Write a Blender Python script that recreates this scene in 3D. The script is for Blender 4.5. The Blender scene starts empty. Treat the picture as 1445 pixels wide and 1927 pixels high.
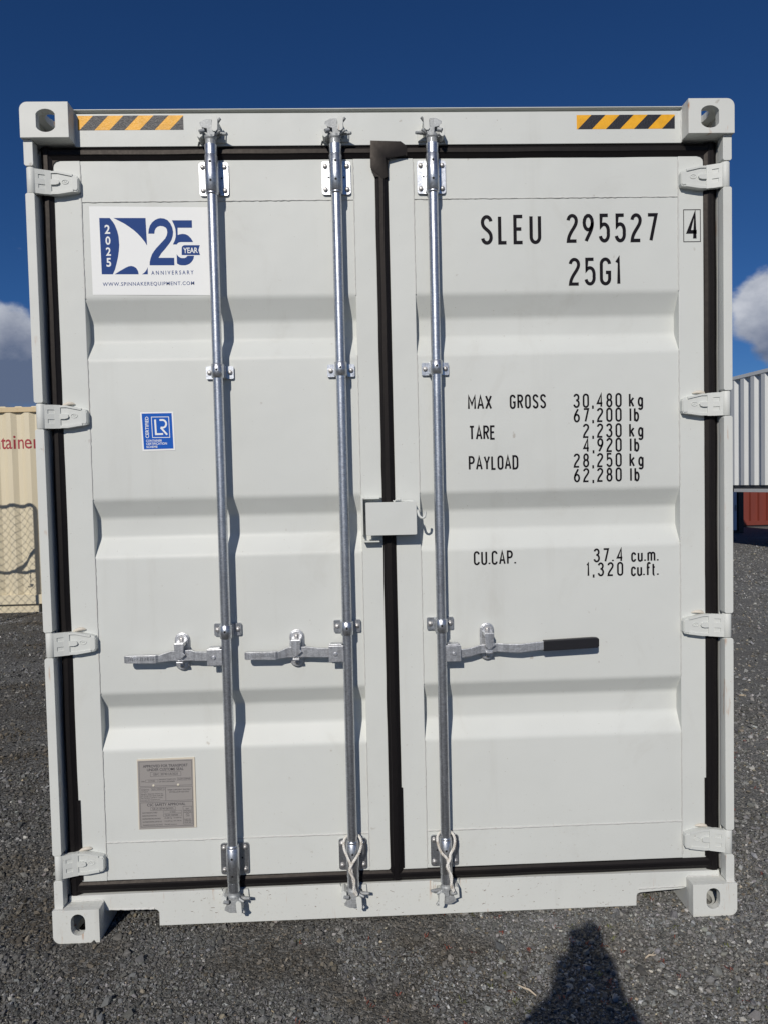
import bpy, bmesh, math, random
import numpy as np
from mathutils import Vector, Matrix, Euler
from mathutils.geometry import tessellate_polygon
rnd = random.Random(7)
S = bpy.context.scene
COL = S.collection
R = math.radians
MM = 0.001

# ------------------------------------------------------------------ camera
cd = bpy.data.cameras.new('camera')
cam = bpy.data.objects.new('camera', cd)
COL.objects.link(cam)
CAM = Vector((-0.1055, -2.4712, 1.5855))
PITCH, YAW, ROLL = -0.0384263, 0.0321797, 0.0225028
cy, sy = math.cos(YAW), math.sin(YAW)
cp, sp = math.cos(PITCH), math.sin(PITCH)
cr, sr = math.cos(ROLL), math.sin(ROLL)
Rz = Matrix(((cy, sy, 0), (-sy, cy, 0), (0, 0, 1)))
Rx = Matrix(((1, 0, 0), (0, cp, -sp), (0, sp, cp)))
Ry = Matrix(((cr, 0, sr), (0, 1, 0), (-sr, 0, cr)))
M3 = Rz @ Rx @ Ry                      # columns: right, forward, up
B = Matrix(((1, 0, 0), (0, 0, -1), (0, 1, 0)))   # blender camera axes -> right/forward/up
cam.matrix_world = Matrix.Translation(CAM) @ (M3 @ B).to_4x4()
cd.sensor_fit = 'VERTICAL'
cd.sensor_height = 36.0
cd.lens = 36.0 * 1337.0 / 1927.0
cd.clip_start = 0.05
cd.clip_end = 3000
S.camera = cam

# ------------------------------------------------------------------ sun and sky
SUN = Vector((0.31, 1.0, -0.655)).normalized()      # the way the light travels
ELEV = math.asin(-SUN.z)
AZ = math.atan2(-SUN.x, -SUN.y)                     # from +Y towards +X
sd = bpy.data.lights.new('sun', 'SUN')
sun = bpy.data.objects.new('sun', sd)
COL.objects.link(sun)
sun.location = (-6, -12, 12)
sun.rotation_euler = SUN.to_track_quat('-Z', 'Y').to_euler()
sd.energy = 3.3
sd.angle = R(0.53)
sd.color = (1.0, 0.945, 0.865)

W = bpy.data.worlds.new('World')
S.world = W
W.use_nodes = True
wn, wl = W.node_tree.nodes, W.node_tree.links
wn.clear()


class NT:
    """small helper to write node graphs"""
    def __init__(s, tree):
        s.t = tree
        s.n = tree.nodes
        s.l = tree.links

    def node(s, typ, **kw):
        n = s.n.new(typ)
        for k, v in kw.items():
            setattr(n, k, v)
        return n

    def put(s, sock, val):
        if val is None:
            return
        if isinstance(val, bpy.types.NodeSocket):
            s.l.new(val, sock)
        else:
            sock.default_value = val

    def math(s, op, a, b=None, c=None, clamp=False):
        n = s.node('ShaderNodeMath', operation=op, use_clamp=clamp)
        s.put(n.inputs[0], a)
        s.put(n.inputs[1], b)
        s.put(n.inputs[2], c)
        return n.outputs[0]

    def vmath(s, op, a, b=None, scale=None):
        n = s.node('ShaderNodeVectorMath', operation=op)
        s.put(n.inputs[0], a)
        s.put(n.inputs[1], b)
        if scale is not None:
            s.put(n.inputs['Scale'], scale)
        return n.outputs['Value'] if op in ('DOT_PRODUCT', 'LENGTH', 'DISTANCE') else n.outputs[0]

    def noise(s, vec, scale, detail=3, rough=0.55, dist=0.0):
        n = s.node('ShaderNodeTexNoise')
        s.put(n.inputs['Vector'], vec)
        s.put(n.inputs['Scale'], scale)
        s.put(n.inputs['Detail'], detail)
        s.put(n.inputs['Roughness'], rough)
        s.put(n.inputs['Distortion'], dist)
        return n.outputs[0]

    def voro(s, vec, scale, feature='F1', out='Distance', rand=1.0):
        n = s.node('ShaderNodeTexVoronoi', feature=feature)
        s.put(n.inputs['Vector'], vec)
        s.put(n.inputs['Scale'], scale)
        s.put(n.inputs['Randomness'], rand)
        return n.outputs[out]

    def ramp(s, fac, stops, interp='LINEAR'):
        n = s.node('ShaderNodeValToRGB')
        cr_ = n.color_ramp
        cr_.interpolation = interp
        while len(cr_.elements) < len(stops):
            cr_.elements.new(0.5)
        for e, (p, c) in zip(cr_.elements, stops):
            e.position = p
            e.color = c if len(c) == 4 else (*c, 1)
        s.put(n.inputs[0], fac)
        return n.outputs[0]

    def smooth(s, val, a, b):
        n = s.node('ShaderNodeMapRange', interpolation_type='SMOOTHSTEP')
        s.put(n.inputs[0], val)
        n.inputs[1].default_value = a
        n.inputs[2].default_value = b
        n.inputs[3].default_value = 0
        n.inputs[4].default_value = 1
        return n.outputs[0]

    def mix(s, fac, a, b, blend='MIX'):
        n = s.node('ShaderNodeMix', data_type='RGBA', blend_type=blend)
        s.put(n.inputs[0], fac)
        s.put(n.inputs[6], (*a, 1) if isinstance(a, tuple) and len(a) == 3 else a)
        s.put(n.inputs[7], (*b, 1) if isinstance(b, tuple) and len(b) == 3 else b)
        return n.outputs[2]

    def mapping(s, vec, scale=(1, 1, 1), loc=(0, 0, 0), rot=(0, 0, 0)):
        n = s.node('ShaderNodeMapping')
        s.put(n.inputs['Vector'], vec)
        n.inputs['Scale'].default_value = scale
        n.inputs['Location'].default_value = loc
        n.inputs['Rotation'].default_value = rot
        return n.outputs[0]

    def bump(s, h, strength=0.3, dist=0.001, normal=None):
        n = s.node('ShaderNodeBump')
        n.inputs['Strength'].default_value = strength
        n.inputs['Distance'].default_value = dist
        s.put(n.inputs['Height'], h)
        s.put(n.inputs['Normal'], normal)
        return n.outputs[0]


w = NT(W.node_tree)
sky = w.node('ShaderNodeTexSky', sky_type='NISHITA')
sky.sun_disc = False
sky.sun_elevation = ELEV
sky.sun_rotation = AZ % (2 * math.pi)
sky.altitude = 1500
sky.air_density = 1.0
sky.dust_density = 0.2
sky.ozone_density = 4.0
SKY_STRENGTH = 0.051
tc = w.node('ShaderNodeTexCoord')
dvec = tc.outputs['Generated']
sep = w.node('ShaderNodeSeparateXYZ')
w.put(sep.inputs[0], dvec)
elev = w.math('ARCSINE', sep.outputs[2])
# a broken band of cumulus low round the whole horizon
band = w.math('MULTIPLY', w.smooth(elev, R(1.0), R(7.0)), w.math('SUBTRACT', 1.0, w.smooth(elev, R(9.0), R(17.5))))
nz = w.noise(w.mapping(dvec, (1, 1, 1.6), (3.3, 1.7, 0.4)), 7.5, 9, 0.58)
nbig = w.noise(w.mapping(dvec, (1, 1, 1.2), (1.3, 0.2, 0.1)), 2.6, 2, 0.5)
# cumulus heaps: (azimuth from +Y to +X, elevation, radius) in degrees
HEAPS = [(-27.0, 9.6, 5.2), (-33, 8.6, 7.0), (-29, 5.0, 5.5), (30.2, 11.6, 3.3), (34.0, 12.0, 4.6), (31.5, 9.4, 3.0), (36, 9.6, 4.0), (60, 9, 9), (85, 11, 10), (-62, 10, 9),
         (-90, 9, 11), (125, 9, 9), (160, 10, 10), (-130, 8, 10), (-160, 9, 8), (8, 7, 7)]
heap = None
for a, e, r in HEAPS:
    c = Vector((math.sin(R(a)) * math.cos(R(e)), math.cos(R(a)) * math.cos(R(e)), math.sin(R(e))))
    d = w.vmath('DISTANCE', dvec, tuple(c))
    g = w.math('SUBTRACT', 1.0, w.math('DIVIDE', d, R(r)), clamp=True)
    heap = g if heap is None else w.math('MAXIMUM', heap, g)
# lumpy edge: heaps eaten into by noise
hsum = w.math('ADD', w.math('MULTIPLY', heap, 1.15), w.math('MULTIPLY', w.math('SUBTRACT', nz, 0.5), 2.1))
hsum = w.math('ADD', hsum, w.math('MULTIPLY', w.math('MULTIPLY', band, nbig), 0.22))
cmask = w.math('MULTIPLY', w.smooth(hsum, 0.16, 0.52), w.math('SUBTRACT', 1.0, w.smooth(elev, R(16.5), R(21))))
cmask = w.math('MULTIPLY', cmask, 0.97)
n2 = w.noise(w.mapping(dvec, (1, 1, 1.5), (0.7, 4.1, 2.2)), 9.0, 6, 0.55)
lit = w.math('ADD', w.math('MULTIPLY', w.math('SUBTRACT', n2, 0.5), 1.9), w.math('MULTIPLY', w.smooth(elev, R(5.0), R(16.0)), 0.75))
ccol = w.ramp(lit, [(0.0, (0.11, 0.145, 0.23)), (0.25, (0.23, 0.26, 0.34)), (0.50, (0.38, 0.41, 0.48)), (0.9, (0.66, 0.68, 0.73))])
hsv = w.node('ShaderNodeHueSaturation')
hsv.inputs['Saturation'].default_value = 1.06
w.put(hsv.inputs['Color'], w.mix(1.0, sky.outputs[0], (0.50, 0.70, 1.0), 'MULTIPLY'))   # deep polarised blue of a phone picture
bg1 = w.node('ShaderNodeBackground')
w.put(bg1.inputs[0], hsv.outputs[0])
bg1.inputs[1].default_value = SKY_STRENGTH
bg2 = w.node('ShaderNodeBackground')
w.put(bg2.inputs[0], ccol)
bg2.inputs[1].default_value = 1.0
mx = w.node('ShaderNodeMixShader')
w.put(mx.inputs[0], cmask)
wl.new(bg1.outputs[0], mx.inputs[1])
wl.new(bg2.outputs[0], mx.inputs[2])
wo = w.node('ShaderNodeOutputWorld')
wl.new(mx.outputs[0], wo.inputs[0])

S.view_settings.view_transform = 'Standard'
S.view_settings.look = 'None'
S.view_settings.gamma = 1
S.view_settings.use_curve_mapping = False
S.view_settings.exposure = 0.0
S.render.engine = 'CYCLES'
S.cycles.max_bounces = 6

# ------------------------------------------------------------------ mesh builder
class MB:
    def __init__(s):
        s.v, s.f, s.m, s.sm = [], [], [], []

    def add(s, verts, faces, mat=0, smooth=False, flip=False):
        o = len(s.v)
        s.v += [tuple(p) for p in verts]
        for f in faces:
            f = [o + i for i in f]
            s.f.append(f[::-1] if flip else f)
            s.m.append(mat)
            s.sm.append(smooth)

    def box(s, x0, x1, y0, y1, z0, z1, mat=0):
        s.add([(x0, y0, z0), (x1, y0, z0), (x1, y1, z0), (x0, y1, z0), (x0, y0, z1), (x1, y0, z1), (x1, y1, z1), (x0, y1, z1)],
              [(0, 3, 2, 1), (4, 5, 6, 7), (0, 1, 5, 4), (1, 2, 6, 5), (2, 3, 7, 6), (3, 0, 4, 7)], mat)

    def prism(s, outer, a, b, axis='y', holes=(), mat=0, smooth=False):
        """extrude a 2D outline (with holes) from a to b along an axis"""
        mp = {'y': lambda u, w_, t: (u, t, w_), 'x': lambda u, w_, t: (t, u, w_), 'z': lambda u, w_, t: (u, w_, t)}[axis]
        loops = [list(outer)] + [list(h) for h in holes]
        flat = [p for l in loops for p in l]
        n = len(flat)
        vs = [mp(p[0], p[1], a) for p in flat] + [mp(p[0], p[1], b) for p in flat]
        if holes:
            tris = tessellate_polygon([[Vector((p[0], p[1], 0)) for p in l] for l in loops])
            caps = [tuple(t) for t in tris]
        else:
            caps = [tuple(range(n))]
        s.add(vs, [c for c in caps] + [tuple(i + n for i in c[::-1]) for c in caps], mat)
        o = 0
        fs = []
        for l in loops:
            k = len(l)
            for i in range(k):
                j = (i + 1) % k
                fs.append((o + i, o + j, o + j + n, o + i + n))
            o += k
        s.f += [[len(s.v) - 2 * n + i for i in f] for f in fs]
        s.m += [mat] * len(fs)
        s.sm += [smooth] * len(fs)

    def sheet(s, outer, y, holes=(), mat=0):
        """a flat print facing -Y"""
        loops = [list(outer)] + [list(h) for h in holes]
        flat = [p for l in loops for p in l]
        tris = tessellate_polygon([[Vector((p[0], p[1], 0)) for p in l] for l in loops])
        fs = []
        for t in tris:
            a, b, c = (flat[i] for i in t)
            cr2 = (b[0] - a[0]) * (c[1] - a[1]) - (b[1] - a[1]) * (c[0] - a[0])
            fs.append(tuple(t) if cr2 > 0 else tuple(t)[::-1])
        s.add([(p[0], y, p[1]) for p in flat], fs, mat)

    def tube(s, pts, r, n=10, mat=0, caps=True, closed=False, smooth=True):
        pts = [Vector(p) for p in pts]
        k = len(pts)
        rs = r if isinstance(r, (list, tuple)) else [r] * k
        rings = []
        prev = None
        for i, p in enumerate(pts):
            if closed:
                t = pts[(i + 1) % k] - pts[i - 1]
            else:
                t = pts[min(i + 1, k - 1)] - pts[max(i - 1, 0)]
            t.normalize()
            if prev is None:
                ref = Vector((0, 0, 1)) if abs(t.z) < 0.9 else Vector((1, 0, 0))
                u = t.cross(ref).normalized()
            else:
                u = (prev - t * prev.dot(t)).normalized()
            prev = u
            v_ = t.cross(u)
            rings.append([p + (u * math.cos(2 * math.pi * j / n) + v_ * math.sin(2 * math.pi * j / n)) * rs[i] for j in range(n)])
        vs = [q for rg in rings for q in rg]
        fs = []
        for i in range(k if closed else k - 1):
            i2 = (i + 1) % k
            for j in range(n):
                j2 = (j + 1) % n
                fs.append((i * n + j, i * n + j2, i2 * n + j2, i2 * n + j))
        s.add(vs, fs, mat, smooth)
        if caps and not closed:
            s.add(rings[0], [tuple(range(n))[::-1]], mat)
            s.add(rings[-1], [tuple(range(n))], mat)

    def lathe(s, prof, c, axis, n=12, mat=0, smooth=True):
        """profile of (radius, height along axis) from point c"""
        c = Vector(c)
        ax = {'x': Vector((1, 0, 0)), 'y': Vector((0, 1, 0)), '-y': Vector((0, -1, 0)), 'z': Vector((0, 0, 1))}[axis]
        u = ax.orthogonal().normalized()
        v_ = ax.cross(u)
        vs = []
        for r, h in prof:
            for j in range(n):
                a = 2 * math.pi * j / n
                vs.append(c + ax * h + (u * math.cos(a) + v_ * math.sin(a)) * r)
        fs = []
        for i in range(len(prof) - 1):
            for j in range(n):
                j2 = (j + 1) % n
                fs.append((i * n + j, i * n + j2, (i + 1) * n + j2, (i + 1) * n + j))
        s.add(vs, fs, mat, smooth)
        k = len(prof) - 1
        s.add(vs[:n], [tuple(range(n))[::-1]], mat)
        s.add(vs[k * n:], [tuple(range(n))], mat)

    def sweep(s, secs, mat=0):
        """rectangular bar along x: sections (x, y, z, half_y, half_z)"""
        vs, fs = [], []
        for x, y, z, hy, hz in secs:
            vs += [(x, y - hy, z - hz), (x, y + hy, z - hz), (x, y + hy, z + hz), (x, y - hy, z + hz)]
        k = len(secs)
        for i in range(k - 1):
            for j in range(4):
                j2 = (j + 1) % 4
                fs.append((i * 4 + j, i * 4 + j2, i * 4 + 4 + j2, i * 4 + 4 + j))
        fs += [(0, 1, 2, 3), (4 * k - 1, 4 * k - 2, 4 * k - 3, 4 * k - 4)]
        s.add(vs, fs, mat)

    def addmesh(s, me, mtx, mat=0):
        s.add([mtx @ v.co for v in me.vertices], [tuple(p.vertices) for p in me.polygons], mat)

    def mesh(s, name, mats, scale=MM, bevel=0, recalc=True, seg=2, weld=False):
        me = bpy.data.meshes.new(name)
        me.from_pydata([(a * scale, b * scale, c * scale) for a, b, c in s.v], [], s.f)
        mats = mats if isinstance(mats, (list, tuple)) else [mats]
        for m_ in mats:
            me.materials.append(m_)
        me.polygons.foreach_set('material_index', s.m)
        me.polygons.foreach_set('use_smooth', s.sm)
        if recalc or bevel or weld:
            bm = bmesh.new()
            bm.from_mesh(me)
            if weld:
                bmesh.ops.remove_doubles(bm, verts=bm.verts, dist=1e-5)
            if recalc:
                bmesh.ops.recalc_face_normals(bm, faces=bm.faces)
            if bevel:
                es = [e for e in bm.edges if len(e.link_faces) == 2 and e.calc_face_angle(0) > 0.5]
                bmesh.ops.bevel(bm, geom=es, offset=bevel * scale, segments=seg, affect='EDGES', profile=0.6, clamp_overlap=True)
            bm.to_mesh(me)
            bm.free()
        me.update()
        return me


def obj(name, me, parent=None, loc=(0, 0, 0), rot=(0, 0, 0)):
    o = bpy.data.objects.new(name, me)
    COL.objects.link(o)
    o.location = loc
    o.rotation_euler = rot
    if parent is not None:
        o.parent = parent
    return o


def tag(o, label=None, cat=None, group=None, kind=None):
    if label:
        o['label'] = label
    if cat:
        o['category'] = cat
    if group:
        o['group'] = group
    if kind:
        o['kind'] = kind
    return o


def thing(name, label, cat, loc=(0, 0, 0), rotz=0, group=None):
    o = bpy.data.objects.new(name, None)
    COL.objects.link(o)
    o.location = loc
    o.rotation_euler = (0, 0, rotz)
    o.empty_display_size = 0.2
    return tag(o, label, cat, group)


def rrect(x0, x1, z0, z1, r, n=4):
    out = []
    for cx, cz, a0 in ((x1 - r, z1 - r, 0), (x0 + r, z1 - r, 90), (x0 + r, z0 + r, 180), (x1 - r, z0 + r, 270)):
        for i in range(n + 1):
            a = R(a0 + 90 * i / n)
            out.append((cx + r * math.cos(a), cz + r * math.sin(a)))
    return out


# ------------------------------------------------------------------ materials
def mat(name):
    m = bpy.data.materials.new(name)
    m.use_nodes = True
    t = NT(m.node_tree)
    b = m.node_tree.nodes['Principled BSDF']
    return m, t, b


def simple(name, col, rough=0.5, metal=0.0, spec=0.5):
    m, t, b = mat(name)
    b.inputs['Base Color'].default_value = (*col, 1)
    b.inputs['Roughness'].default_value = rough
    b.inputs['Metallic'].default_value = metal
    b.inputs['Specular IOR Level'].default_value = spec
    return m


def white_paint(name, base, rust=0.0, dirt=0.35, rough=0.5):
    """spray-painted steel: orange peel, faint stains, specks, optional rust runs"""
    m, t, b = mat(name)
    g = t.node('ShaderNodeNewGeometry').outputs['Position']
    big = t.noise(g, 1.7, 4, 0.6)
    run = t.noise(t.mapping(g, (9, 9, 0.8)), 1.0, 5, 0.6)
    spk = t.noise(g, 120, 2, 0.5)
    c = t.mix(t.smooth(big, 0.35, 0.75), base, tuple(x * 0.95 for x in base))
    c = t.mix(t.math('MULTIPLY', t.smooth(run, 0.56, 0.82), dirt), c, (0.42, 0.41, 0.37))
    c = t.mix(t.math('MULTIPLY', t.smooth(spk, 0.735, 0.78), 0.5), c, (0.30, 0.27, 0.22))
    sp2 = t.noise(t.mapping(g, (1, 1, 1), (3, 5, 1)), 23, 3, 0.5)
    c = t.mix(t.math('MULTIPLY', t.smooth(sp2, 0.73, 0.80), 0.55), c, (0.33, 0.29, 0.24))
    zz = t.node('ShaderNodeSeparateXYZ')
    t.put(zz.inputs[0], g)
    low = t.math('SUBTRACT', 1.0, t.smooth(zz.outputs[2], 0.05, 0.75))
    spl = t.noise(t.mapping(g, (1, 1, 1), (7, 1, 3)), 75, 4, 0.6)
    c = t.mix(t.math('MULTIPLY', t.smooth(t.math('ADD', spl, t.math('MULTIPLY', low, 0.07)), 0.68, 0.76), 0.35), c, (0.34, 0.31, 0.25))   # gravel splash
    smg = t.noise(t.mapping(g, (2.2, 2.2, 1.6), (1, 8, 5)), 1.6, 6, 0.7, 0.8)
    c = t.mix(t.math('MULTIPLY', t.smooth(smg, 0.56, 0.74), 0.16), c, (0.40, 0.385, 0.34))   # faint smudges
    if rust:
        rr = t.noise(t.mapping(g, (55, 55, 3.0)), 1.0, 4, 0.65)
        r2 = t.noise(t.mapping(g, (14, 14, 9.0), (2, 0, 0)), 1.0, 3, 0.6)
        k = t.math('MULTIPLY', t.smooth(rr, 0.56, 0.68), t.smooth(r2, 0.52, 0.64))
        c = t.mix(t.math('MULTIPLY', k, rust), c, (0.42, 0.20, 0.08))
    t.put(b.inputs['Base Color'], c)
    b.inputs['Specular IOR Level'].default_value = 0.32
    t.put(b.inputs['Roughness'], t.math('ADD', rough, t.math('MULTIPLY', t.math('SUBTRACT', big, 0.5), 0.15)))
    h1 = t.noise(g, 260, 2, 0.5)
    h2 = t.noise(g, 4.5, 2, 0.5)
    n1 = t.bump(h2, 0.5, 0.008)
    t.put(b.inputs['Normal'], t.bump(h1, 0.10, 0.0006, n1))
    return m


PAINT = white_paint('white_paint', (0.622, 0.640, 0.614), 0.0, 0.22)
PAINT_R = white_paint('white_paint_rusty', (0.640, 0.655, 0.625), 0.6, 0.40)
PAINT_C = white_paint('white_paint_casting', (0.640, 0.652, 0.620), 0.95, 0.6)
BEADP = white_paint('white_paint_bead', (0.57, 0.573, 0.55), 0.15, 0.3)


def rubber():
    m, t, b = mat('black_rubber')
    g = t.node('ShaderNodeNewGeometry').outputs['Position']
    d = t.noise(t.mapping(g, (3, 3, 1.2)), 2.0, 5, 0.65)
    f = t.noise(g, 90, 3, 0.6)
    c = t.mix(t.math('MULTIPLY', t.smooth(d, 0.45, 0.75), 0.3), (0.006, 0.0055, 0.0065), (0.014, 0.012, 0.011))
    t.put(b.inputs['Base Color'], c)
    t.put(b.inputs['Roughness'], t.math('ADD', 0.40, t.math('MULTIPLY', f, 0.18)))
    b.inputs['Specular IOR Level'].default_value = 0.26
    b.inputs['Specular Tint'].default_value = (1.0, 0.90, 0.82, 1)
    t.put(b.inputs['Normal'], t.bump(t.noise(g, 40, 3, 0.5), 0.25, 0.002))
    return m


RUBBER = rubber()


def galv(name='galvanised_steel', tint=(0.60, 0.62, 0.65), rough=0.24, metal=0.95):
    m, t, b = mat(name)
    g = t.node('ShaderNodeNewGeometry').outputs['Position']
    a = t.noise(t.mapping(g, (60, 60, 5)), 1.0, 5, 0.7, 0.6)
    sw = t.noise(t.mapping(g, (20, 20, 38), (0, 0, 0), (0.5, 0.4, 0)), 4.0, 4, 0.65, 1.5)
    s2 = t.noise(g, 160, 3, 0.6)
    k = t.math('ADD', t.math('MULTIPLY', a, 0.45), t.math('MULTIPLY', sw, 0.55))
    c = t.mix(t.smooth(k, 0.36, 0.66), tuple(x * 0.72 for x in tint), tuple(min(1, x * 1.22) for x in tint))
    t.put(b.inputs['Base Color'], c)
    b.inputs['Metallic'].default_value = metal
    t.put(b.inputs['Roughness'], t.math('ADD', rough, t.math('MULTIPLY', t.math('ADD', s2, k), 0.12)))
    t.put(b.inputs['Normal'], t.bump(t.math('ADD', t.noise(g, 55, 3, 0.6), t.math('MULTIPLY', sw, 0.6)), 0.22, 0.0015))
    return m


GALV = galv()
GALVD = galv('galvanised_casting', (0.42, 0.435, 0.44), 0.55, 0.55)
GALVH = galv('galvanised_handle', (0.66, 0.67, 0.69), 0.30, 0.88)
BLACKP = simple('black_print', (0.007, 0.006, 0.009), 0.6, spec=0.15)
HOLE_DARK = simple('painted_hole_dark', (0.01, 0.01, 0.01), 0.8)  # black discs on the surface paint the dark inside of small holes
BLUE = simple('logo_blue', (0.020, 0.058, 0.215), 0.65, spec=0.15)
BLUE2 = simple('sticker_blue', (0.003, 0.095, 0.46), 0.55, spec=0.2)
VINYL = simple('white_vinyl', (0.83, 0.84, 0.83), 0.6, spec=0.15)
REDP = simple('red_print', (0.34, 0.035, 0.045), 0.6)


def tape(name, col):
    m, t, b = mat(name)
    g = t.node('ShaderNodeNewGeometry').outputs['Position']
    v = t.voro(g, 260)
    c = t.mix(t.smooth(t.noise(g, 30, 3), 0.4, 0.7), col, tuple(x * 0.85 for x in col))
    t.put(b.inputs['Base Color'], c)
    t.put(b.inputs['Roughness'], t.math('ADD', 0.40, t.math('MULTIPLY', t.noise(g, 90, 2), 0.14)))
    b.inputs['Specular IOR Level'].default_value = 0.42
    t.put(b.inputs['Normal'], t.bump(v, 0.5, 0.0012))
    return m


YEL = tape('yellow_tape', (0.86, 0.42, 0.012))
BLK = tape('black_tape', (0.014, 0.015, 0.022))
PLATE = simple('plate_grey', (0.33, 0.31, 0.295), 0.5, 0.1)
PLATEE = simple('plate_edge', (0.66, 0.60, 0.49), 0.6)
PLATEP = simple('plate_print', (0.045, 0.045, 0.055), 0.5)
GRIP = simple('grip_rubber', (0.013, 0.013, 0.016), 0.42)


def corrugated_paint(name, base, dirt, rust=0.3):
    m, t, b = mat(name)
    g = t.node('ShaderNodeNewGeometry').outputs['Position']
    n = t.noise(t.mapping(g, (5, 5, 0.6)), 1.0, 5, 0.65)
    big = t.noise(g, 0.9, 3)
    c = t.mix(t.math('MULTIPLY', t.smooth(n, 0.42, 0.75), 0.55), base, dirt)
    c = t.mix(t.math('MULTIPLY', t.smooth(big, 0.4, 0.7), 0.25), c, tuple(x * 0.8 for x in base))
    r = t.noise(t.mapping(g, (7, 7, 14)), 1.0, 6, 0.7)
    c = t.mix(t.math('MULTIPLY', t.smooth(r, 0.62, 0.72), rust), c, (0.20, 0.08, 0.03))
    t.put(b.inputs['Base Color'], c)
    b.inputs['Roughness'].default_value = 0.5
    return m


CREAM = corrugated_paint('cream_paint', (0.68, 0.605, 0.44), (0.60, 0.525, 0.37), 0.0)
CREAMR = corrugated_paint('cream_paint_rusty', (0.60, 0.47, 0.28), (0.45, 0.33, 0.17), 0.75)
SILVER = corrugated_paint('silver_paint', (0.62, 0.635, 0.63), (0.55, 0.56, 0.555), 0.02)
OXIDE = corrugated_paint('red_oxide_paint', (0.19, 0.038, 0.024), (0.14, 0.030, 0.020), 0.1)
SLATE = simple('slate_blue_paint', (0.55, 0.62, 0.74), 0.5)
DARKST = simple('dark_steel', (0.030, 0.031, 0.035), 0.55)
WIRE = simple('fence_wire', (0.35, 0.36, 0.37), 0.4, 0.8)


# ------------------------------------------------------------------ ground
def ground_mat():
    m, t, b = mat('gravel_ground')
    g = t.node('ShaderNodeNewGeometry').outputs['Position']
    v1 = t.node('ShaderNodeTexVoronoi')
    t.put(v1.inputs['Vector'], g)
    v1.inputs['Scale'].default_value = 85
    v2 = t.node('ShaderNodeTexVoronoi')
    t.put(v2.inputs['Vector'], g)
    v2.inputs['Scale'].default_value = 210
    rc = t.node('ShaderNodeSeparateColor')
    t.put(rc.inputs[0], v1.outputs['Color'])
    stone = t.ramp(rc.outputs[0], [(0.0, (0.060, 0.059, 0.056)), (0.5, (0.115, 0.114, 0.108)), (0.85, (0.17, 0.168, 0.16)), (1.0, (0.25, 0.245, 0.23))])
    dirt = t.noise(g, 2.3, 5, 0.65)
    tracks = t.noise(t.mapping(g, (0.28, 1.5, 1)), 1.0, 5, 0.6)
    dust = t.noise(t.mapping(g, (0.35, 0.9, 1), (5, 2, 0)), 0.8, 4, 0.6)
    c = t.mix(t.math('MULTIPLY', t.smooth(dirt, 0.50, 0.72), 0.6), stone, (0.075, 0.060, 0.042))
    c = t.mix(t.math('MULTIPLY', t.smooth(tracks, 0.50, 0.70), 0.6), c, (0.070, 0.060, 0.046))
    c = t.mix(t.math('MULTIPLY', t.smooth(dust, 0.56, 0.70), 0.55), c, (0.27, 0.275, 0.275))
    t.put(b.inputs['Base Color'], c)
    gx = t.node('ShaderNodeSeparateXYZ')
    t.put(gx.inputs[0], g)
    c = t.mix(t.math('MULTIPLY', t.smooth(gx.outputs[0], 0.0, 1.8), 0.75), c, t.mix(0.5, c, (0.30, 0.298, 0.28)))
    t.put(b.inputs['Base Color'], c)
    b.inputs['Roughness'].default_value = 0.9
    b.inputs['Specular IOR Level'].default_value = 0.2
    h = t.math('ADD', t.math('MULTIPLY', t.math('SUBTRACT', 1.0, v1.outputs['Distance']), 1.0),
               t.math('MULTIPLY', t.math('SUBTRACT', 1.0, v2.outputs['Distance']), 0.45))
    t.put(b.inputs['Normal'], t.bump(h, 0.9, 0.012))
    return m


GROUND = ground_mat()
mb = MB()
# one sheet, finer where it is near
xs = [-400, -120, -40, -15, -8, -5, -3, -2, -1, 0, 1, 2, 3, 5, 8, 15, 40, 120, 400]
ys = [-400, -120, -40, -12, -6, -3, -2, -1, 0, 1, 2, 4, 6, 9, 13, 18, 26, 60, 150, 500]
gv = [(x, y, 0.0) for y in ys for x in xs]
gf = [(j * len(xs) + i, j * len(xs) + i + 1, (j + 1) * len(xs) + i + 1, (j + 1) * len(xs) + i) for j in range(len(ys) - 1) for i in range(len(xs) - 1)]
mb.add(gv, gf)
gr = obj('ground', mb.mesh('ground', GROUND, 1.0, recalc=False))
tag(gr, kind='structure')


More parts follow.
